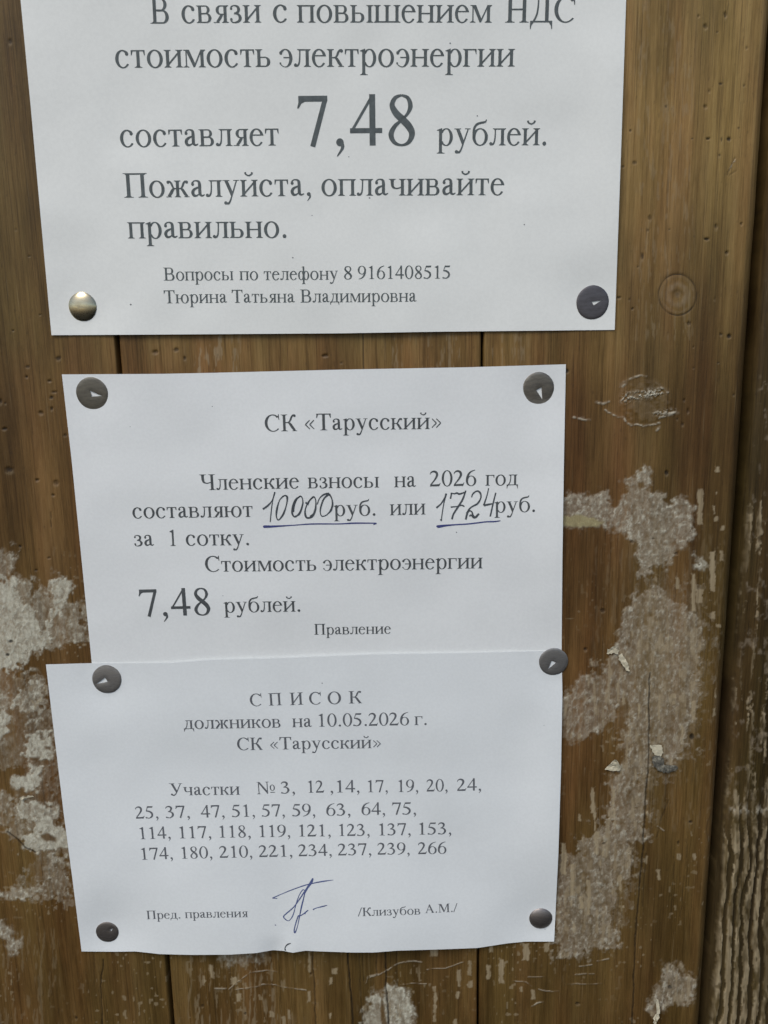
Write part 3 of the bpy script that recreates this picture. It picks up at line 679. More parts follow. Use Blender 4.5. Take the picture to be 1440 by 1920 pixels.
        for x in (105, 385, 665): g.stem(x, 0, XH, S, (55 if x == 105 else 0, 55 if x == 665 else 0), (55, 55))
        g.bar(105, 665, 0, 34)
    elif c == 'ы':
        w = 671; g.stem(105, 0, XH, S, (55, 0), (55, 55)); g.bowl(100, 0, 258, 410, 86, 28); g.stem(565, 0, XH, S)
    elif c == 'ь':
        w = 456; g.stem(105, 0, XH, S, (55, 0), (55, 55)); g.bowl(100, 0, 258, 420, 88, 28)
    elif c == 'э':
        w = 429; g.ring(205, 222, 200, 238, 90, 28, 138, -140, 0, .35); g.bar(150, 330, 220, 250); g.ball(78, 352, 44); g.ball(62, 88, 26)
    elif c == 'ю':
        w = 747; g.stem(105, 0, XH, S); g.bar(140, 310, 214, 246); g.ring(505, 222, 212, 238, 90, 28, tilt=.08)
    elif c == 'я':
        w = 460
        k = G(); k.bowl(105, 206, XH, 372, 84, 28); k.mirror(460); g.p += k.p
        g.stem(355, 0, XH, S, (55, 55), (0, 55)); g.stroke([(262, 212, 72), (195, 110, 76), (118, 16, 60)]); g.bar(18, 190, 0, 18)
    elif c == 'В':
        w = 667; g.stem(165, 0, CH, C, (95, 0), (95, 0)); g.bowl(160, 328, CH, 558, 100, 36); g.bowl(160, 0, 352, 612, 108, 36)
    elif c == 'Н':
        w = 722; g.stem(155, 0, CH, C, (85, 85), (85, 85)); g.stem(567, 0, CH, C, (85, 85), (85, 85)); g.bar(200, 522, 318, 358)
    elif c == 'Д':
        w = 682
        g.bar(20, 662, 0, 40); g.poly([(20, 40), (20, -175), (42, -175), (62, -80), (120, 0), (120, 40)]); g.poly([(662, 40), (662, -175), (640, -175), (620, -80), (562, 0), (562, 40)])
        g.stem(500, 20, CH, C, None, (0, 80)); g.bar(180, 500, CH - 36, CH); g.stroke([(250, CH - 10, 42), (242, 400, 46), (205, 190, 52), (118, 24, 52)]); g.serif(235, CH, 44, -1, 75, 0)
    elif c == 'С':
        w = 667
        g.ring(358, 331, 330, 346, 112, 40, 42, 318, 0, .6); g.poly([(588, 680), (612, 680), (622, 452), (602, 452), (575, 560), (560, 590)])
    elif c == 'П':
        w = 722; g.stem(155, 0, CH, C, (85, 85), (85, 0)); g.stem(567, 0, CH, C, (85, 85), (0, 85)); g.bar(155, 567, CH - 40, CH)
    elif c == 'Т':
        w = 611
        g.stem(305, 0, CH, C, (92, 92), None); g.bar(17, 594, CH - 38, CH)
        g.poly([(30, CH), (110, CH), (60, 570), (42, 492), (17, 492)]); g.poly([(581, CH), (501, CH), (551, 570), (569, 492), (594, 492)])
    elif c == 'К':
        w = 667
        g.stem(155, 0, CH, C, (85, 85), (85, 85))
        g.stroke([(200, 340, 36), (320, 348, 44), (400, 430, 66), (448, 545, 70), (510, 630, 56), (566, 640, 46)]); g.ball(574, 612, 54)
        g.stroke([(320, 348, 54), (400, 275, 98), (500, 125, 104), (585, 20, 84)]); g.bar(468, 664, 0, 20)
    elif c == 'Ч':
        w = 650
        g.stem(505, 0, CH, C, (85, 85), (85, 85)); g.stroke([(140, CH - 10, C), (140, 470, C), (168, 350, 86), (250, 296, 48), (350, 294, 40), (505, 345, 38)]); g.serif(140, CH, C, -1, 85, 85)
    elif c == 'У':
        w = 708
        g.poly([(95, CH), (215, CH), (420, 235), (362, 130)]); g.stroke([(598, CH - 14, 40), (390, 190, 44), (310, 60, 52), (225, 10, 62), (140, 34, 66)]); g.ball(132, 52, 50)
        g.bar(16, 290, CH - 20, CH); g.bar(496, 692, CH - 20, CH)
    elif c == 'А':
        w = 722
        g.stroke([(350, 655, 38), (108, 14, 40)]); g.poly([(345, 674), (372, 674), (650, 14), (535, 14), (318, 560)]); g.bar(195, 500, 218, 258)
        g.bar(15, 215, 0, 20); g.bar(450, 706, 0, 20)
    elif c == 'М':
        w = 889
        g.stem(132, 0, CH, 40, (95, 95), None); g.stem(737, 0, CH, C, (85, 85), (0, 85)); g.serif(160, CH, 90, -1, 100, 0)
        g.poly([(118, CH), (250, CH), (490, 110), (430, 0), (410, 0)]); g.stroke([(432, 14, 42), (700, CH - 10, 42)])
    elif c == 'О':
        w = 722; g.ring(361, 331, 330, 346, 114, 36, tilt=.07)
    elif c == 'И':
        w = 722; g.stem(155, 0, CH, C, (85, 85), (85, 85)); g.stem(567, 0, CH, C, (85, 85), (85, 85)); g.stroke([(160, 70, 52), (562, 592, 52)])
    elif c == '№':
        w = 954
        g.stem(110, 0, CH, 42, (80, 75), None); g.stem(540, 0, CH, 42, None, (80, 75)); g.poly([(60, CH), (165, CH), (561, 120), (561, 0), (530, 0)]); g.bar(14, 150, CH - 20, CH)
        g.ring(790, 330, 128, 170, 58, 26); g.bar(672, 908, 60, 96)
    elif c == '0': w = 500; g.ring(250, 331, 226, 346, 92, 30)
    elif c == '1':
        w = 500; g.stem(262, 0, 640, S, (92, 92), None); g.poly([(112, 590), (112, 572), (175, 590), (219, 580), (219, 540), (305, 600), (305, 676), (290, 676)])
    elif c == '2':
        w = 500
        g.stroke([(36, 505, 22), (78, 590, 44), (185, 632, 76), (292, 592, 94), (328, 490, 96), (288, 370, 78), (190, 225, 56), (58, 66, 50)])
        g.poly([(28, 0), (420, 0), (474, 142), (454, 150), (418, 92), (370, 76), (44, 76), (28, 18)])
    elif c == '3':
        w = 500
        g.stroke([(48, 520, 22), (92, 595, 44), (195, 634, 70), (292, 590, 90), (318, 505, 88), (270, 410, 60), (152, 346, 26)])
        g.stroke([(152, 346, 26), (300, 326, 62), (378, 215, 98), (340, 90, 78), (225, 12, 40), (120, 32, 54), (62, 38, 66)]); g.ball(70, 44, 40)
    elif c == '4':
        w = 500
        g.stroke([(330, 650, 38), (40, 196, 36)]); g.bar(14, 472, 166, 232); g.bar(292, 376, 0, 676); g.poly([(292, 676), (292, 560), (330, 600), (345, 676)])
    elif c == '5':
        w = 500
        g.poly([(162, 662), (424, 662), (438, 688), (408, 590), (400, 582), (150, 582)]); g.stroke([(166, 655, 34), (82, 400, 36)])
        g.stroke([(74, 404, 50), (210, 388, 80), (330, 315, 96), (378, 205, 94), (338, 92, 80), (220, 14, 46), (105, 30, 50), (60, 34, 66)]); g.ball(62, 40, 40)
    elif c in '69':
        w = 500
        g.ring(256, 206, 218, 222, 90, 28)
        g.stroke([(84, 225, 88), (100, 370, 90), (170, 520, 74), (280, 615, 48), (430, 668, 22)])
        if c == '9': g.p = [([(500 - x, 662 - y) for x, y in v], f) for v, f in g.p]
    elif c == '7':
        w = 500
        g.bar(40, 450, 586, 662); g.poly([(20, 498), (42, 498), (80, 560), (140, 590), (70, 662), (62, 662)]); g.stroke([(420, 622, 66), (228, -8, 72)])
    elif c == '8':
        w = 500; g.stroke([(250, 661, 28), (160, 625, 52), (116, 530, 72), (170, 425, 92), (265, 338, 98), (355, 245, 98), (396, 150, 84), (350, 42, 54), (250, 2, 30),
                           (146, 38, 52), (98, 140, 74), (150, 250, 56), (250, 335, 36), (335, 420, 42), (374, 520, 66), (338, 622, 50), (250, 661, 28)])
    elif c == ',':
        w = 250; g.ball(118, 46, 54); g.stroke([(140, 40, 62), (152, -30, 44), (76, -140, 14)])
    elif c == '.': w = 250; g.ball(125, 42, 55)
    elif c in '«»':
        w = 480
        for dx in (0, 170): g.stroke([(235 + dx, 410, 34), (62 + dx, 232, 48)]); g.stroke([(62 + dx, 232, 48), (235 + dx, 54, 34)])
        if c == '»': g.mirror(480)
    elif c == '/': w = 278; g.stroke([(8, -14, 50), (270, 676, 50)])
    else: w = 250
    return g.p, w
_GC = {}
def glyph_c(c):
    if c not in _GC:
        p, w = glyph(c); xs = [x for v, _ in p for x, _ in v]
        _GC[c] = (p, w, min(xs), max(xs))
    return _GC[c]

INK0 = 0.00007
class Sheet:
    """one notice: where its edges run in the photo, and how far it stands off the wall"""
    def __init__(s, top, right, bottom, left, tacks, lift, seed, amp, floor=.00025, calm=None):
        s.floor = floor; s.calm = calm
        s.e = [np.array(a, float) for a in (top, right, bottom, left)]; s.t = tacks; s.lift = lift; s.seed = seed; s.amp = amp
    def h(s, px, py):
        px = np.asarray(px, float); py = np.asarray(py, float)
        w = s.amp * (fbm(px / 150, py / 150, s.seed, 2) - .5) * 2
        h = s.lift(px, py) + (w * s.calm(px, py) if s.calm else w)
        for tx, ty in s.t:
            d2 = (px - tx) ** 2 + (py - ty) ** 2
            h = h * (1 - .9 * np.exp(-d2 / 60.0 ** 2))
        return np.maximum(h, s.floor)
    @staticmethod
    def along(pts, u):
        seg = np.r_[0, np.cumsum(np.hypot(*np.diff(pts, axis=0).T))]; seg /= seg[-1]
        return np.stack([np.interp(u, seg, pts[:, 0]), np.interp(u, seg, pts[:, 1])], -1)
    def build(s, mat, parent, nu=170, nv=120):
        u = np.linspace(0, 1, nu); v = np.linspace(0, 1, nv)
        T, R, B, Lf = s.along(s.e[0], u), s.along(s.e[1], v), s.along(s.e[2], u), s.along(s.e[3], v)
        U, W = np.meshgrid(u, v); U = U[..., None]; W = W[..., None]
        P = (1 - W) * T[None] + W * B[None] + (1 - U) * Lf[:, None] + U * R[:, None]
        P -= (1 - U) * (1 - W) * T[0] + U * (1 - W) * T[-1] + (1 - U) * W * B[0] + U * W * B[-1]
        h = s.h(P[..., 0], P[..., 1])
        V = at(P[..., 0], P[..., 1], h)
        n = nu * nv; back = V.copy(); back[..., 1] += .00011
        idx = np.arange(n).reshape(nv, nu); fs = []
        q = np.stack([idx[1:, :-1], idx[1:, 1:], idx[:-1, 1:], idx[:-1, :-1]], -1).reshape(-1, 4)
        fs = q.tolist() + (q[:, ::-1] + n).tolist()
        loop = list(idx[0, :]) + list(idx[1:, -1]) + list(idx[-1, -2::-1]) + list(idx[-2:0:-1, 0])
        for a, b in zip(loop, loop[1:] + loop[:1]): fs.append((a, b, b + n, a + n))
        o = obj('sheet', np.concatenate([V.reshape(-1, 3), back.reshape(-1, 3)]), fs, mat, smooth=True)
        me = o.data; bm = bmesh.new(); bm.from_mesh(me); bm.edges.ensure_lookup_table(); bm.verts.ensure_lookup_table()
        ls = set(loop)
        for e in bm.edges:
            a, b = e.verts[0].index, e.verts[1].index
            if (a in ls and b in ls) or (a - n in ls and b - n in ls): e.smooth = False
        bm.to_mesh(me); bm.free()
        attach(o, parent); return o
    def put(s, name, pieces, mat, parent):
        """pieces: (wall x, wall z list, faces) laid on the sheet's surface"""
        bm = bmesh.new()
        for k, (pts, faces) in enumerate(pieces):
            vs = [bm.verts.new((p[0], 1.2e-6 * (k % 12), p[1])) for p in pts]
            for f in faces: bm.faces.new([vs[i] for i in f])
        for _ in range(6):          # short edges, so that the ink follows the paper's waves
            long = [e for e in bm.edges if e.calc_length() > .0016]
            if not long: break
            bmesh.ops.triangulate(bm, faces=[f for f in bm.faces if len(f.verts) > 4])
            long = [e for e in bm.edges if e.calc_length() > .0016]
            bmesh.ops.subdivide_edges(bm, edges=long, cuts=1, use_grid_fill=True)
        bmesh.ops.triangulate(bm, faces=[f for f in bm.faces if len(f.verts) > 4])
        co = np.array([v.co[:] for v in bm.verts]); px, py = photo(co[:, 0], co[:, 2])
        w = at(px, py, s.h(px, py) + INK0 + co[:, 1])
        for v, c in zip(bm.verts, w): v.co = c
        o = obj(name, [], [], mat)
        bmesh.ops.recalc_face_normals(bm, faces=bm.faces)
        for f in bm.faces:
            if f.normal.y > 0: f.normal_flip()
        bm.to_mesh(o.data); bm.free()
        attach(o, parent); return o
    def line(s, words, mat, parent, em=None, bold=1.0):
        """words: (text, x0, y0, x1, y1) = left and right ends of the baseline in the photo"""
        items = []
        for txt, x0, y0, x1, y1 in words:
            a, b = at(x0, y0), at(x1, y1); L = math.hypot(b[0] - a[0], b[2] - a[2])
            adv = 0; gl = []
            for i, c in enumerate(txt):
                p, w, mn, mx = glyph_c(c)
                gl.append((p, adv)); adv += w
            left = glyph_c(txt[0])[2]; right = adv - glyph_c(txt[-1])[1] + glyph_c(txt[-1])[3]
            items.append((a, b, L, gl, left, right, L / (right - left)))
        ems = np.median([it[6] for it in items]) if em is None else em
        out = []
        for a, b, L, gl, left, right, sc in items:
            ux, uz = (b[0] - a[0]) / L, (b[2] - a[2]) / L
            for p, adv in gl:
                for v, f in p:
                    out.append(([(a[0] + ux * (x + adv - left) * sc - uz * y * ems, a[2] + uz * (x + adv - left) * sc + ux * y * ems) for x, y in v], f))
        return s.put('text_line', out, mat, parent)
    def pen(s, name, strokes, mat, parent, wpx):
        out = []
        for st in strokes:
            pts = []
            for i, q in enumerate(st):
                w = q[2] if len(q) > 2 else wpx
                a = at(q[0], q[1]); pts.append((a[0] * 1000, a[2] * 1000, w * .200 * (1 + .30 * math.sin(i * 2.3 + q[0]))))
            g = G(); g.wmin = .1; g.stroke(pts, 8)
            for v, f in g.p: out.append(([(x / 1000, z / 1000) for x, z in v], f))
        return s.put(name, out, mat, parent)

# ------------------------------------------------------------------ the three notices
TACKS = [(155, 575), (1111, 567), (172.8, 737.2), (1009.6, 727.5), (200.4, 1273.3), (1037.8, 1240.4), (201.2, 1747.3), (1014, 1722)]
def lift1(x, y):
    return .0006 + .0007 * np.exp(-((x - 560) / 330) ** 2) * sstep(200, 640, y) + .0012 * sstep(420, -250, y) * np.exp(-((x - 640) / 420) ** 2) + .0014 * np.exp(-((x - 1165) / 60) ** 2) * np.exp(-((y - 250) / 190) ** 2)
def lift2(x, y):
    mid = np.exp(-((x - 600) / 300) ** 2)
    h = .0005 + .0006 * mid + .0006 * np.exp(-((y - 960) / 170) ** 2) + .0013 * np.exp(-((x - 1055) / 60) ** 2) * np.exp(-((y - 980) / 140) ** 2)
    k = sstep(1120, 1235, y)
    return h * (1 - k) + .0003 * k
def lift3(x, y):
    k = sstep(1420, 1790, y)
    w = np.exp(-((x - 430) / 120) ** 2) * .0030 + np.exp(-((x - 700) / 170) ** 2) * .0026 - np.exp(-((x - 530) / 42) ** 2) * .0004 + .0008
    w = w + .0006 * np.exp(-((x - 548) / 20) ** 2) * sstep(1730, 1790, y) - .0006 * np.exp(-((x - 516) / 22) ** 2) * sstep(1750, 1786, y)
    edge = .0016 * np.exp(-((x - 1045) / 55) ** 2) * np.exp(-((y - 1500) / 150) ** 2)
    return .0009 + k * w + edge + .0005 * np.exp(-((x - 600) / 300) ** 2)
S1 = Sheet([(12, -420), (1199, -432)], [(1199, -432), (1174, 0), (1165, 270), (1152.5, 618.5)], [(96.5, 628.5), (350, 627), (640, 625), (820, 622), (1152.5, 618.5)],
           [(12, -420), (38.5, 0), (58, 205), (76, 405), (96.5, 628.5)], TACKS[:2], lift1, 3, .00055)
S2 = Sheet([(116, 702), (300, 701), (400, 699), (640, 693), (880, 688.5), (1061, 683)], [(1061, 683), (1057.5, 860), (1054.5, 1050), (1053, 1222), (1051, 1262)],
           [(174, 1270), (600, 1268), (1051, 1262)], [(116, 702), (134, 860), (151, 1030), (172, 1243), (174, 1270)], TACKS[2:6], lift2, 7, .00055, .00018, lambda x, y: 1 - sstep(1120, 1230, y))
S3 = Sheet([(86, 1246), (172, 1243.5), (320, 1243), (390, 1237.5), (520, 1234), (700, 1227), (860, 1224.5), (1000, 1221), (1053, 1219)], [(1053, 1219), (1054.5, 1300), (1052, 1440), (1047, 1600), (1039, 1765.5)],
           [(153, 1784), (215, 1784.5), (255, 1784), (300, 1789), (360, 1790.5), (430, 1790), (480, 1787), (512, 1781.5), (532, 1783), (549, 1786.5), (566, 1783.5), (574, 1782.5), (590, 1783.5), (660, 1786), (700, 1786), (745, 1782.5), (830, 1780), (895, 1777.5), (950, 1769), (985, 1765.5), (1039, 1765.5)],
           [(86, 1246), (96, 1330), (108, 1430), (120, 1530), (136, 1650), (153, 1784)], TACKS[4:], lift3, 12, .00060, .00042, lambda x, y: sstep(1235, 1340, y))
n1 = thing('paper_notice', 'largest white notice, with a phone number, at the top of the wall', 'notice', tuple(at(620, 620)), 'typed notices tacked to the planks')
n2 = thing('paper_notice', 'white notice with handwritten amounts underlined in blue pen, second from the top', 'notice', tuple(at(590, 1240)), 'typed notices tacked to the planks')
n3 = thing('paper_notice', 'lowest white notice, with rows of plot numbers and a blue pen signature', 'notice', tuple(at(590, 1780)), 'typed notices tacked to the planks')
S1.build(M_PAPER1, n1, 150, 150); S2.build(M_PAPER2, n2); S3.build(M_PAPER3, n3, 260, 140)
BIG = []
for ws in ([('В', 282, 44, 317, 44), ('связи', 341, 43, 490, 42), ('с', 512, 41.5, 538, 41.5), ('повышением', 557, 42, 922, 42), ('НДС', 947, 42, 1077, 41.5)],
           [('стоимость', 217, 127, 507, 125), ('электроэнергии', 524, 125, 965, 124.5)],
           [('составляет', 226, 275.5, 523, 272.5), ('рублей.', 819, 272.5, 1024, 272)],
           [('Пожалуйста,', 233, 370.5, 583, 367), ('оплачивайте', 603, 367, 945, 365.5)],
           [('правильно.', 240, 447, 537, 445.5)],
           [('Вопросы', 307, 526, 438, 525), ('по', 449, 525, 484, 525), ('телефону', 495, 525, 634, 524), ('8', 645, 523.5, 660, 523.5), ('9161408515', 671, 523, 844, 522)],
           [('Тюрина', 308, 568.5, 426, 567.5), ('Татьяна', 435, 567.5, 553, 567), ('Владимировна', 563, 567, 781, 565.5)]):
    S1.line(ws, M_PRINT, n1)
S1.line([('7,48', 559, 274, 778, 272)], M_PRINT, n1)
for ws in ([('СК', 497, 809, 557, 808), ('«Тарусский»', 572, 807, 827, 804)],
           [('Членские', 375, 919, 561, 915.5), ('взносы', 577, 915.5, 711, 914), ('на', 739, 913.5, 780, 913), ('2026', 806, 912, 893, 910.5), ('год', 910, 910.5, 971, 909.5)],
           [('составляют', 249, 972, 474, 969), ('руб.', 626, 967.5, 704, 966.5), ('или', 731, 966, 798, 964.5), ('руб.', 927, 961, 1003, 959.5)],
           [('за', 252, 1024, 289, 1023.5), ('1', 319, 1023.5, 330, 1023.5), ('сотку.', 349, 1023, 467, 1022)],
           [('Стоимость', 385, 1072, 593, 1070), ('электроэнергии', 606, 1070, 905, 1065.5)],
           [('рублей.', 420, 1148.5, 563, 1146.5)],
           [('7,48', 263, 1156, 395, 1153)],
           [('Правление', 589, 1190, 733, 1188)]):
    S2.line(ws, M_PRINT2, n2)
def Z(f, ox, oy, pts, **k): return [(ox + p[0] / f, oy + p[1] / f) + tuple(p[2:]) for p in pts]
za = lambda p: Z(5.143, 480, 900, p); zb = lambda p: Z(6.545, 800, 900, p); zs = lambda p: Z(9.0, 490, 1630, p)
a1 = S2.pen('handwritten_amount', [za([(65, 282), (110, 250), (150, 205), (172, 155), (182, 115)]), za([(182, 115), (160, 200), (147, 300), (137, 405)]),
    za([(262, 155), (225, 200), (200, 290), (197, 355), (218, 385), (262, 330), (293, 240), (301, 168), (280, 150), (255, 162)]),
    za([(425, 157), (380, 190), (352, 260), (350, 325), (378, 355), (425, 310), (450, 230), (446, 175), (425, 157), (392, 190), (366, 250), (362, 310)]), za([(378, 352), (420, 330), (440, 280)]),
    za([(555, 162), (510, 205), (477, 275), (475, 335), (495, 365), (545, 350), (573, 280), (575, 195), (555, 162), (522, 190), (495, 240)]), za([(478, 215), (495, 230)]), za([(520, 352), (552, 325), (568, 280)]),
    za([(590, 235), (612, 178), (655, 140), (705, 130)]), za([(705, 135), (655, 180), (625, 260), (620, 315), (640, 350), (695, 325), (735, 255), (732, 185), (705, 133)]), za([(690, 328), (722, 295), (735, 255)])], M_PEN, n2, 2.9)
a2 = S2.pen('handwritten_amount', [zb([(118, 342), (175, 292), (222, 220), (240, 165)]), zb([(240, 165), (212, 280), (192, 400), (178, 505)]), zb([(170, 480), (182, 498)]),
    zb([(292, 230), (300, 190), (305, 155)]), zb([(303, 160), (340, 168), (372, 160), (400, 172), (440, 160), (478, 145)]), zb([(480, 130), (440, 240), (375, 345), (328, 420), (310, 482)]), zb([(295, 332), (370, 324), (430, 310), (464, 326)]),
    zb([(550, 212), (568, 168), (615, 136), (655, 155), (665, 215), (625, 288), (555, 328), (515, 368), (492, 430), (480, 485)]), zb([(488, 412), (525, 378), (555, 392), (568, 435), (600, 460), (645, 415)]), zb([(525, 445), (545, 430), (585, 462), (640, 412)]),
    zb([(760, 100), (740, 190), (700, 312)]), zb([(700, 312), (760, 300), (812, 290)]), zb([(848, 155), (815, 290), (780, 447)])], M_PEN, n2, 2.9)
u1 = S2.pen('underline', [za([(70, 455, 3.6), (85, 450, 4.4), (160, 448, 3.6), (360, 436, 2.6), (540, 424, 3.0), (800, 423, 2.4), (950, 416, 3.0), (1162, 416, 2.4)]), za([(1162, 417, 2.4), (1130, 431, 1.6)])], M_BLUE, n2, 3)
u2 = S2.pen('underline', [zb([(120, 565, 2.4), (150, 570, 4.4), (220, 560, 3.6), (350, 549, 3.0), (520, 538, 2.4), (720, 514, 3.4), (830, 510, 3.8), (905, 500, 2.4)])], M_BLUE, n2, 3)
u1.parent = a1; u2.parent = a2; u1.matrix_parent_inverse.identity(); u2.matrix_parent_inverse.identity()
u1['label'] = 'longer blue pen underline'; u2['label'] = 'shorter blue pen underline'
a1['label'] = 'handwritten 10000'; a2['label'] = 'handwritten 1724'
for ws in ([('С', 469, 1324, 491, 1323.5), ('П', 504, 1323, 529, 1322), ('И', 544, 1322, 569, 1321), ('С', 580, 1321, 602, 1320.5), ('О', 615, 1320.5, 640, 1319.5), ('К', 654, 1319, 679, 1318.5)],
           [('должников', 345, 1367, 526, 1364), ('на', 548, 1363.5, 585, 1363), ('10.05.2026', 598, 1362.5, 767, 1359.5), ('г.', 777, 1359.5, 800, 1359)],
           [('СК', 445, 1406.5, 493, 1406), ('«Тарусский»', 507, 1405.5, 714, 1402.5)],
           [('Участки', 318, 1491.5, 450, 1490), ('№', 482, 1489, 516, 1488), ('3,', 527, 1488, 553, 1487.5), ('12', 578, 1486.5, 608, 1486), (',14,', 620, 1486, 674, 1485.5), ('17,', 690, 1485.5, 727, 1485), ('19,', 747, 1485, 784, 1484.5), ('20,', 800, 1484, 839, 1483.5), ('24,', 857, 1483, 902, 1482)],
           [('25,', 255, 1535, 297, 1534), ('37,', 311, 1534, 356, 1533), ('47,', 377, 1533, 421, 1532), ('51,', 435, 1532, 478, 1531), ('57,', 491, 1531, 534, 1530.5), ('59,', 548, 1530.5, 591, 1530), ('63,', 612, 1529.5, 657, 1529), ('64,', 678, 1528, 722, 1527.5), ('75,', 735, 1527.5, 780, 1527)],
           [('114,', 263, 1573.5, 320, 1572), ('117,', 337, 1572, 396, 1571), ('118,', 412, 1570.5, 470, 1570), ('119,', 487, 1569.5, 544, 1569), ('121,', 561, 1568.5, 620, 1568), ('123,', 636, 1567.5, 693, 1567), ('137,', 711, 1566.5, 770, 1565.5), ('153,', 786, 1565, 846, 1564)],
           [('174,', 266, 1612, 324, 1610.5), ('180,', 341, 1610, 398, 1609), ('210,', 412, 1608.5, 473, 1607.5), ('221,', 486, 1607, 548, 1606), ('234,', 560, 1605.5, 622, 1604.5), ('237,', 634, 1604, 696, 1603), ('239,', 708, 1602.5, 768, 1602), ('266', 784, 1601.5, 837, 1600.5)],
           [('Пред.', 275, 1723.5, 338, 1722), ('правления', 347, 1721.5, 465, 1719.5), ('/Клизубов', 671, 1718, 788, 1714.5), ('А.М./', 797, 1712, 858, 1709.5)]):
    S3.line(ws, M_PRINT3, n3)
sg = S3.pen('signature', [zs([(270, 493), (188, 488)]), zs([(188, 488), (310, 430), (500, 352), (700, 280), (850, 240), (1040, 203), (1215, 180, 1.4)]),
    zs([(870, 150), (795, 270), (700, 420), (560, 620), (450, 722), (375, 795), (415, 850), (460, 868), (510, 820), (545, 740), (572, 640), (600, 540), (642, 430), (690, 355), (715, 345), (736, 375), (715, 480), (680, 620), (645, 790), (610, 960), (568, 1070), (555, 1020), (590, 880), (625, 780)]),
    zs([(870, 152), (850, 225), (772, 330), (735, 400)]), zs([(620, 778), (655, 785), (720, 745), (790, 690)]), zs([(733, 728), (741, 755)]), zs([(870, 682), (920, 655), (1040, 625), (1110, 606)]), zs([(228, 938), (245, 942)])], M_SIGN, n3, 2.3)
sg['label'] = 'blue pen signature'
S3.pen('pen_stroke', [zs([(497, 1248), (440, 1270), (400, 1325), (407, 1372)])], M_PEN, n3, 2.6)
def specks(S, lst, par):
    for x, y, r in lst:
        a = at(x, y); g = G(); g.ball(0, 0, r * .15, r * .12)
        S.put('dirt_speck', [([(a[0] + q[0] / 1000, a[2] + q[1] / 1000) for q in v], f) for v, f in g.p], M_PRINT3, par)
specks(S1, [(245, 571, 2.2), (549, 483, 1.6), (983, 421, 1.5), (654, 294, 1.3), (844, 81, 1.6), (895, 217, 1.5), (585, 404, 1.2), (693, 371, 1.8)], n1)
specks(S2, [(398, 762, 1.3), (244, 800, 1.0), (856, 998, 1.5), (418, 1117, 1.0)], n2)
specks(S3, [(604, 1281, 1.6), (550, 1360, 1.2), (517, 1735, 1.4), (1022, 1742, 1.2), (1020, 1360, 1.0)], n3)

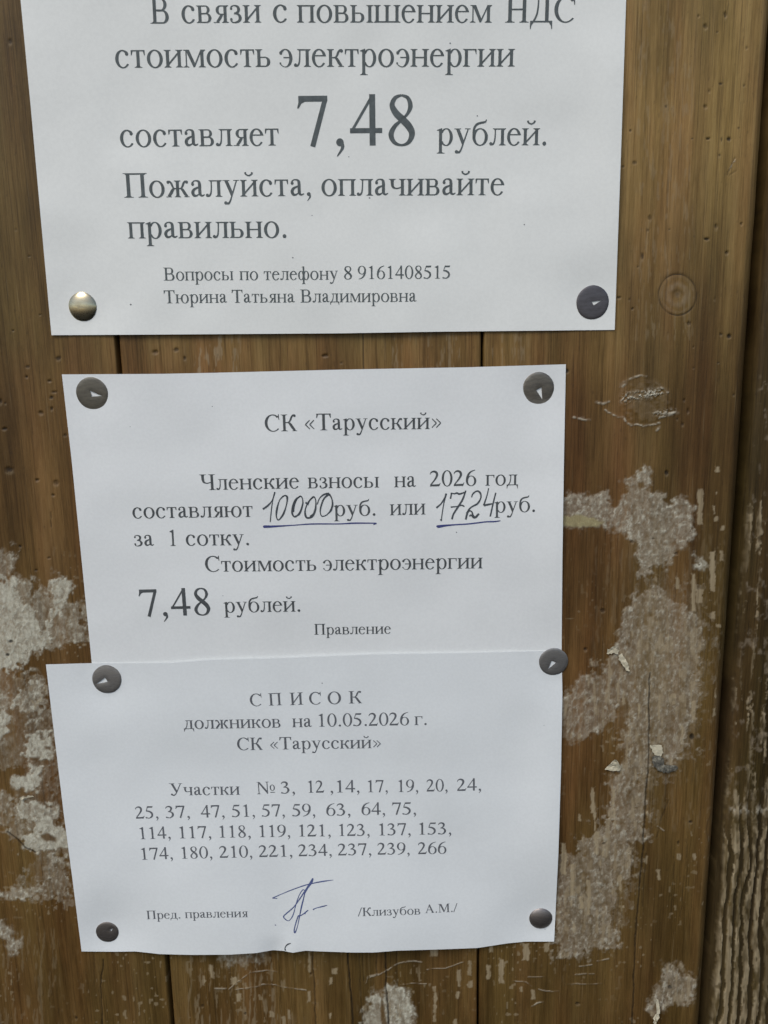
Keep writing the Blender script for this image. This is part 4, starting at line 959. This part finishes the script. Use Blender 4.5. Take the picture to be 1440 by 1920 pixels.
# ------------------------------------------------------------------ thumbtacks
def tack(label, px, py, r, dome, mat, S, tri=None, lean=(0, 0), rim=0.0):
    """r in mm; tri = photo pixels of the punched triangle, first point = its tip"""
    h0 = float(S.h(px, py)) + .00004
    c = at(px, py, h0)
    t = thing('thumbtack', label, 'thumbtack', tuple(c), 'thumbtacks holding the notices')
    pts, edges = [], []
    nb = 56
    for i in range(nb):
        a = 2 * math.pi * i / nb; k = 1 + .012 * math.sin(2 * a + px) + .006 * math.sin(5 * a)
        pts.append((r * k * math.cos(a), r * k * math.sin(a)))
    edges += [(i, (i + 1) % nb) for i in range(nb)]
    T = []
    if tri:
        for q in tri:
            a = at(q[0], q[1], h0); T.append(((a[0] - c[0]) * 1000, (a[2] - c[2]) * 1000))
        dense = []
        for (x0, y0), (x1, y1) in zip(T, T[1:] + T[:1]):
            for k in range(5): dense.append((x0 + (x1 - x0) * k / 5, y0 + (y1 - y0) * k / 5))
        b = len(pts); pts += dense; edges += [(b + i, b + (i + 1) % len(dense)) for i in range(len(dense))]
        Td = np.array(dense)
    for rr in (.97, .93, .85, .74, .62, .5, .38, .26, .14, .02):
        m = max(4, int(46 * rr))
        for i in range(m):
            a = 2 * math.pi * (i + .37 * rr * 10) / m; q = (r * rr * math.cos(a), r * rr * math.sin(a))
            if tri and float(poly_sd(np.array([q[0]]), np.array([q[1]]), T)[0]) > -.12: continue
            pts.append(q)
    vs, es, fs, *_ = delaunay_2d_cdt([Vector(q) for q in pts], edges, [], 0, 1e-5)
    V = np.array([(v.x, v.y) for v in vs]); keep = []
    for f in fs:
        m = V[list(f)].mean(0)
        if math.hypot(*m) > r * 1.02: continue
        if tri and float(poly_sd(np.array([m[0]]), np.array([m[1]]), T)[0]) > 0: continue
        keep.append(tuple(f))
    R = np.hypot(V[:, 0], V[:, 1]) / r
    z = dome * (1 - np.clip(R, 0, 1) ** 2.4) + .20 - .14 * np.clip((R - .88) / .12, 0, 1) ** 2
    if tri:   # metal is dragged down a little round the punched opening
        dd = -poly_sd(V[:, 0], V[:, 1], T); z = z - min(.16, dome * .5) * np.exp(-(np.maximum(dd, 0) / .6) ** 2)
    z = z + V[:, 0] * lean[0] + V[:, 1] * lean[1]
    z = np.maximum(z, .06)
    W = np.stack([V[:, 0] / 1000, -z / 1000, V[:, 1] / 1000], -1)
    o = obj('cap', W, keep, mat, t, smooth=True)
    bm = bmesh.new(); bm.from_mesh(o.data)
    bmesh.ops.delete(bm, geom=[v for v in bm.verts if not v.link_faces], context='VERTS')
    bmesh.ops.recalc_face_normals(bm, faces=bm.faces)
    if sum(f.normal.y for f in bm.faces) > 0: bmesh.ops.reverse_faces(bm, faces=bm.faces)
    be = [e for e in bm.edges if len(e.link_faces) == 1]
    for e in be: e.smooth = False
    ex = bmesh.ops.extrude_edge_only(bm, edges=be)
    for v in [g for g in ex['geom'] if isinstance(g, bmesh.types.BMVert)]: v.co.y = min(v.co.y + .00016, -.00001)
    bm.to_mesh(o.data); bm.free()
    # the point: a prong bent back from the opening, or a soldered pin
    if tri:
        tip = np.array(T[0]); base = [np.array(T[1]), np.array(T[-1])]; mid = (base[0] + base[1]) / 2
        b0, b1 = [(q[0] / 1000, -.00012, q[1] / 1000) for q in base]
        ln = float(np.linalg.norm(tip - mid)) / 1000
        q = (mid[0] / 1000, ln, mid[1] / 1000); d = (mid - tip); d = d / np.linalg.norm(d) * .0003
        sh = lambda p: (p[0] + d[0], p[1], p[2] + d[1])
        obj('prong', [b0, b1, q, sh(b0), sh(b1), sh(q)], [(0, 1, 2), (5, 4, 3), (0, 3, 4, 1), (1, 4, 5, 2), (2, 5, 3, 0)], mat, t)
    else:
        g = [(.0005 * math.cos(i * math.pi / 4), 0, .0005 * math.sin(i * math.pi / 4)) for i in range(8)]
        obj('pin', g + [(0, .007, 0)], [(i, (i + 1) % 8, 8) for i in range(8)] + [tuple(range(8))[::-1]], mat, t)
    return t
def zt(f, ox, oy, pts): return [(ox + p[0] / f, oy + p[1] / f) for p in pts]
tack('shiny domed thumbtack at the lower left corner of the largest notice', *TACKS[0], 5.1, 1.15, M_BRIGHT, S1)
tack('dark flat thumbtack at the lower right corner of the largest notice', *TACKS[1], 5.95, .10, M_STEEL_REFL, S1, zt(12, 1060, 520, [(818, 514), (635, 630), (584, 545)]))
tack('grey thumbtack at the upper left corner of the notice with handwritten amounts', *TACKS[2], 5.9, .14, M_BRONZE, S2, zt(14.4, 120, 690, [(1038, 755), (735, 768), (745, 720), (702, 606)]), (.0, .02))
tack('paler thumbtack at the upper right corner of the notice with handwritten amounts', *TACKS[3], 5.8, .20, M_BRONZE2, S2, zt(12, 960, 680, [(680, 822), (660, 545), (540, 615)]), (.01, .05))
tack('dark thumbtack at the upper left corner of the lowest notice', *TACKS[4], 5.85, .26, M_STEEL, S3, zt(12, 150, 1220, [(362, 750), (632, 692), (565, 596)]), (0, -.02))
tack('dark thumbtack overhanging the right edge where the two lower notices overlap', *TACKS[5], 5.7, .20, M_STEEL, S3, zt(12, 980, 1190, [(568, 778), (748, 625), (695, 578), (645, 585)]))
tack('small brownish thumbtack at the lower left corner of the lowest notice', *TACKS[6], 4.85, .34, M_BROWNST, S3, zt(12, 150, 1700, [(745, 480), (660, 515), (710, 545)]))
tack('small smooth domed thumbtack at the lower right corner of the lowest notice', *TACKS[7], 4.9, 1.2, M_BROWNST, S3)

# ------------------------------------------------------------------ torn scraps still stuck to the planks
def scrap(label, outline, lift, mat=M_SCRAP, curl=(0, 0)):
    pts = np.array(outline, float); c = pts.mean(0)
    den = []
    for a, b in zip(pts, np.roll(pts, -1, 0)):
        for k in range(4):
            q = a + (b - a) * k / 4; den.append(q + (np.array([vnoise(q[0] / 1.7, q[1] / 1.7, 3), vnoise(q[0] / 1.7, q[1] / 1.7, 8)]) - .5) * 4.0)
    pts = np.array(den)
    t0 = at(c[0], c[1], .0003)
    rings = []
    for k, s in enumerate((1.0, .66, .33)):
        P = c + (pts - c) * s; w = at(P[:, 0], P[:, 1], .0003); rings.append(w)
    n = len(pts); V = np.concatenate(rings + [t0[None]]) - t0
    xx = V[:, 0] * 1000; zz = V[:, 2] * 1000
    V[:, 1] = -(.0002 + lift * (.3 + .7 * vnoise(xx * .9 + c[0], zz * .9, 5)) + np.clip(curl[0] * xx + curl[1] * zz, -.0002, .002))
    top = len(V); Bk = V.copy(); Bk[:, 1] += .00012
    fs = []
    for k in range(2):
        for i in range(n): fs.append((k * n + i, k * n + (i + 1) % n, (k + 1) * n + (i + 1) % n, (k + 1) * n + i))
    for i in range(n): fs.append((2 * n + i, 2 * n + (i + 1) % n, 3 * n))
    fs += [tuple(j + top for j in f[::-1]) for f in fs]
    for i in range(n): fs.append(((i + 1) % n, i, i + top, (i + 1) % n + top))
    o = obj('paper_scrap', np.concatenate([V, Bk]), fs, mat)
    bm = bmesh.new(); bm.from_mesh(o.data); bmesh.ops.recalc_face_normals(bm, faces=bm.faces); bm.to_mesh(o.data); bm.free()
    o.location = tuple(t0); o['label'] = label; o['category'] = 'paper scrap'; o['group'] = 'torn paper scraps on the planks'
    return o
zc = lambda p: zt(3.6, 1040, 1160, p)
scrap('cream scrap with an upright tip above the paste stain, right of the lower notices', zc([(348, 235), (360, 205), (385, 192), (402, 176), (415, 195), (430, 212), (425, 238), (400, 228), (370, 232)]), .0007, curl=(0, .0002))
scrap('narrow cream scrap hanging just below the upright cream tip on the paste stain', zc([(430, 245), (455, 232), (470, 262), (492, 300), (500, 345), (485, 352), (462, 322), (440, 290), (425, 268)]), .0008)
scrap('cream triangular scrap left of the squarish scrap with a grey stain', zc([(338, 1012), (400, 930), (420, 955), (452, 1000), (440, 1022), (380, 1024)]), .0009, curl=(.0001, .0003))
scrap('squarish cream scrap on the crack at the foot of the paste stain', zc([(640, 850), (700, 846), (724, 858), (728, 900), (712, 925), (672, 918), (652, 885)]), .0006)
M_GREY, _gn, _gb = mat_new('grey_mouldy_paper')
_t = N(_gn, 'ShaderNodeTexCoord'); _n1 = N(_gn, 'ShaderNodeTexNoise', Scale=420.0, Detail=5.0, Roughness=0.7); _gn.links.new(_t.outputs['Object'], _n1.inputs['Vector'])
_gn.links.new(ramp(_gn, _n1.outputs['Fac'], [(0.36, (0.035, 0.034, 0.026)), (0.52, (0.13, 0.122, 0.095)), (0.66, (0.33, 0.31, 0.24))]).outputs[0], _gb.inputs['Base Color']); _gb.inputs['Roughness'].default_value = 0.8
scrap('grey curl of wet paper under the squarish cream scrap', zc([(652, 926), (700, 924), (730, 938), (732, 965), (716, 980), (740, 1004), (790, 1012), (824, 990), (826, 1008), (790, 1032), (732, 1036), (690, 1018), (662, 980)]), .0005, M_GREY)
zd = lambda p: zt(3.6, 1040, 1700, p)
scrap('thin twisted whitish strip hanging at the bottom right of the wall', zd([(684, 612), (700, 622), (704, 690), (698, 740), (682, 770), (678, 788), (662, 782), (664, 745), (686, 705), (690, 660)]), .0010, M_SCRAP)
ze = lambda p: zt(5.333, 0, 1320, p)
scrap('cream sliver of paper lying across the paste stain left of the lowest notice', ze([(185, 935), (250, 915), (335, 903), (345, 912), (300, 925), (240, 942), (205, 948)]), .0009, M_SCRAP, curl=(0, .0003))
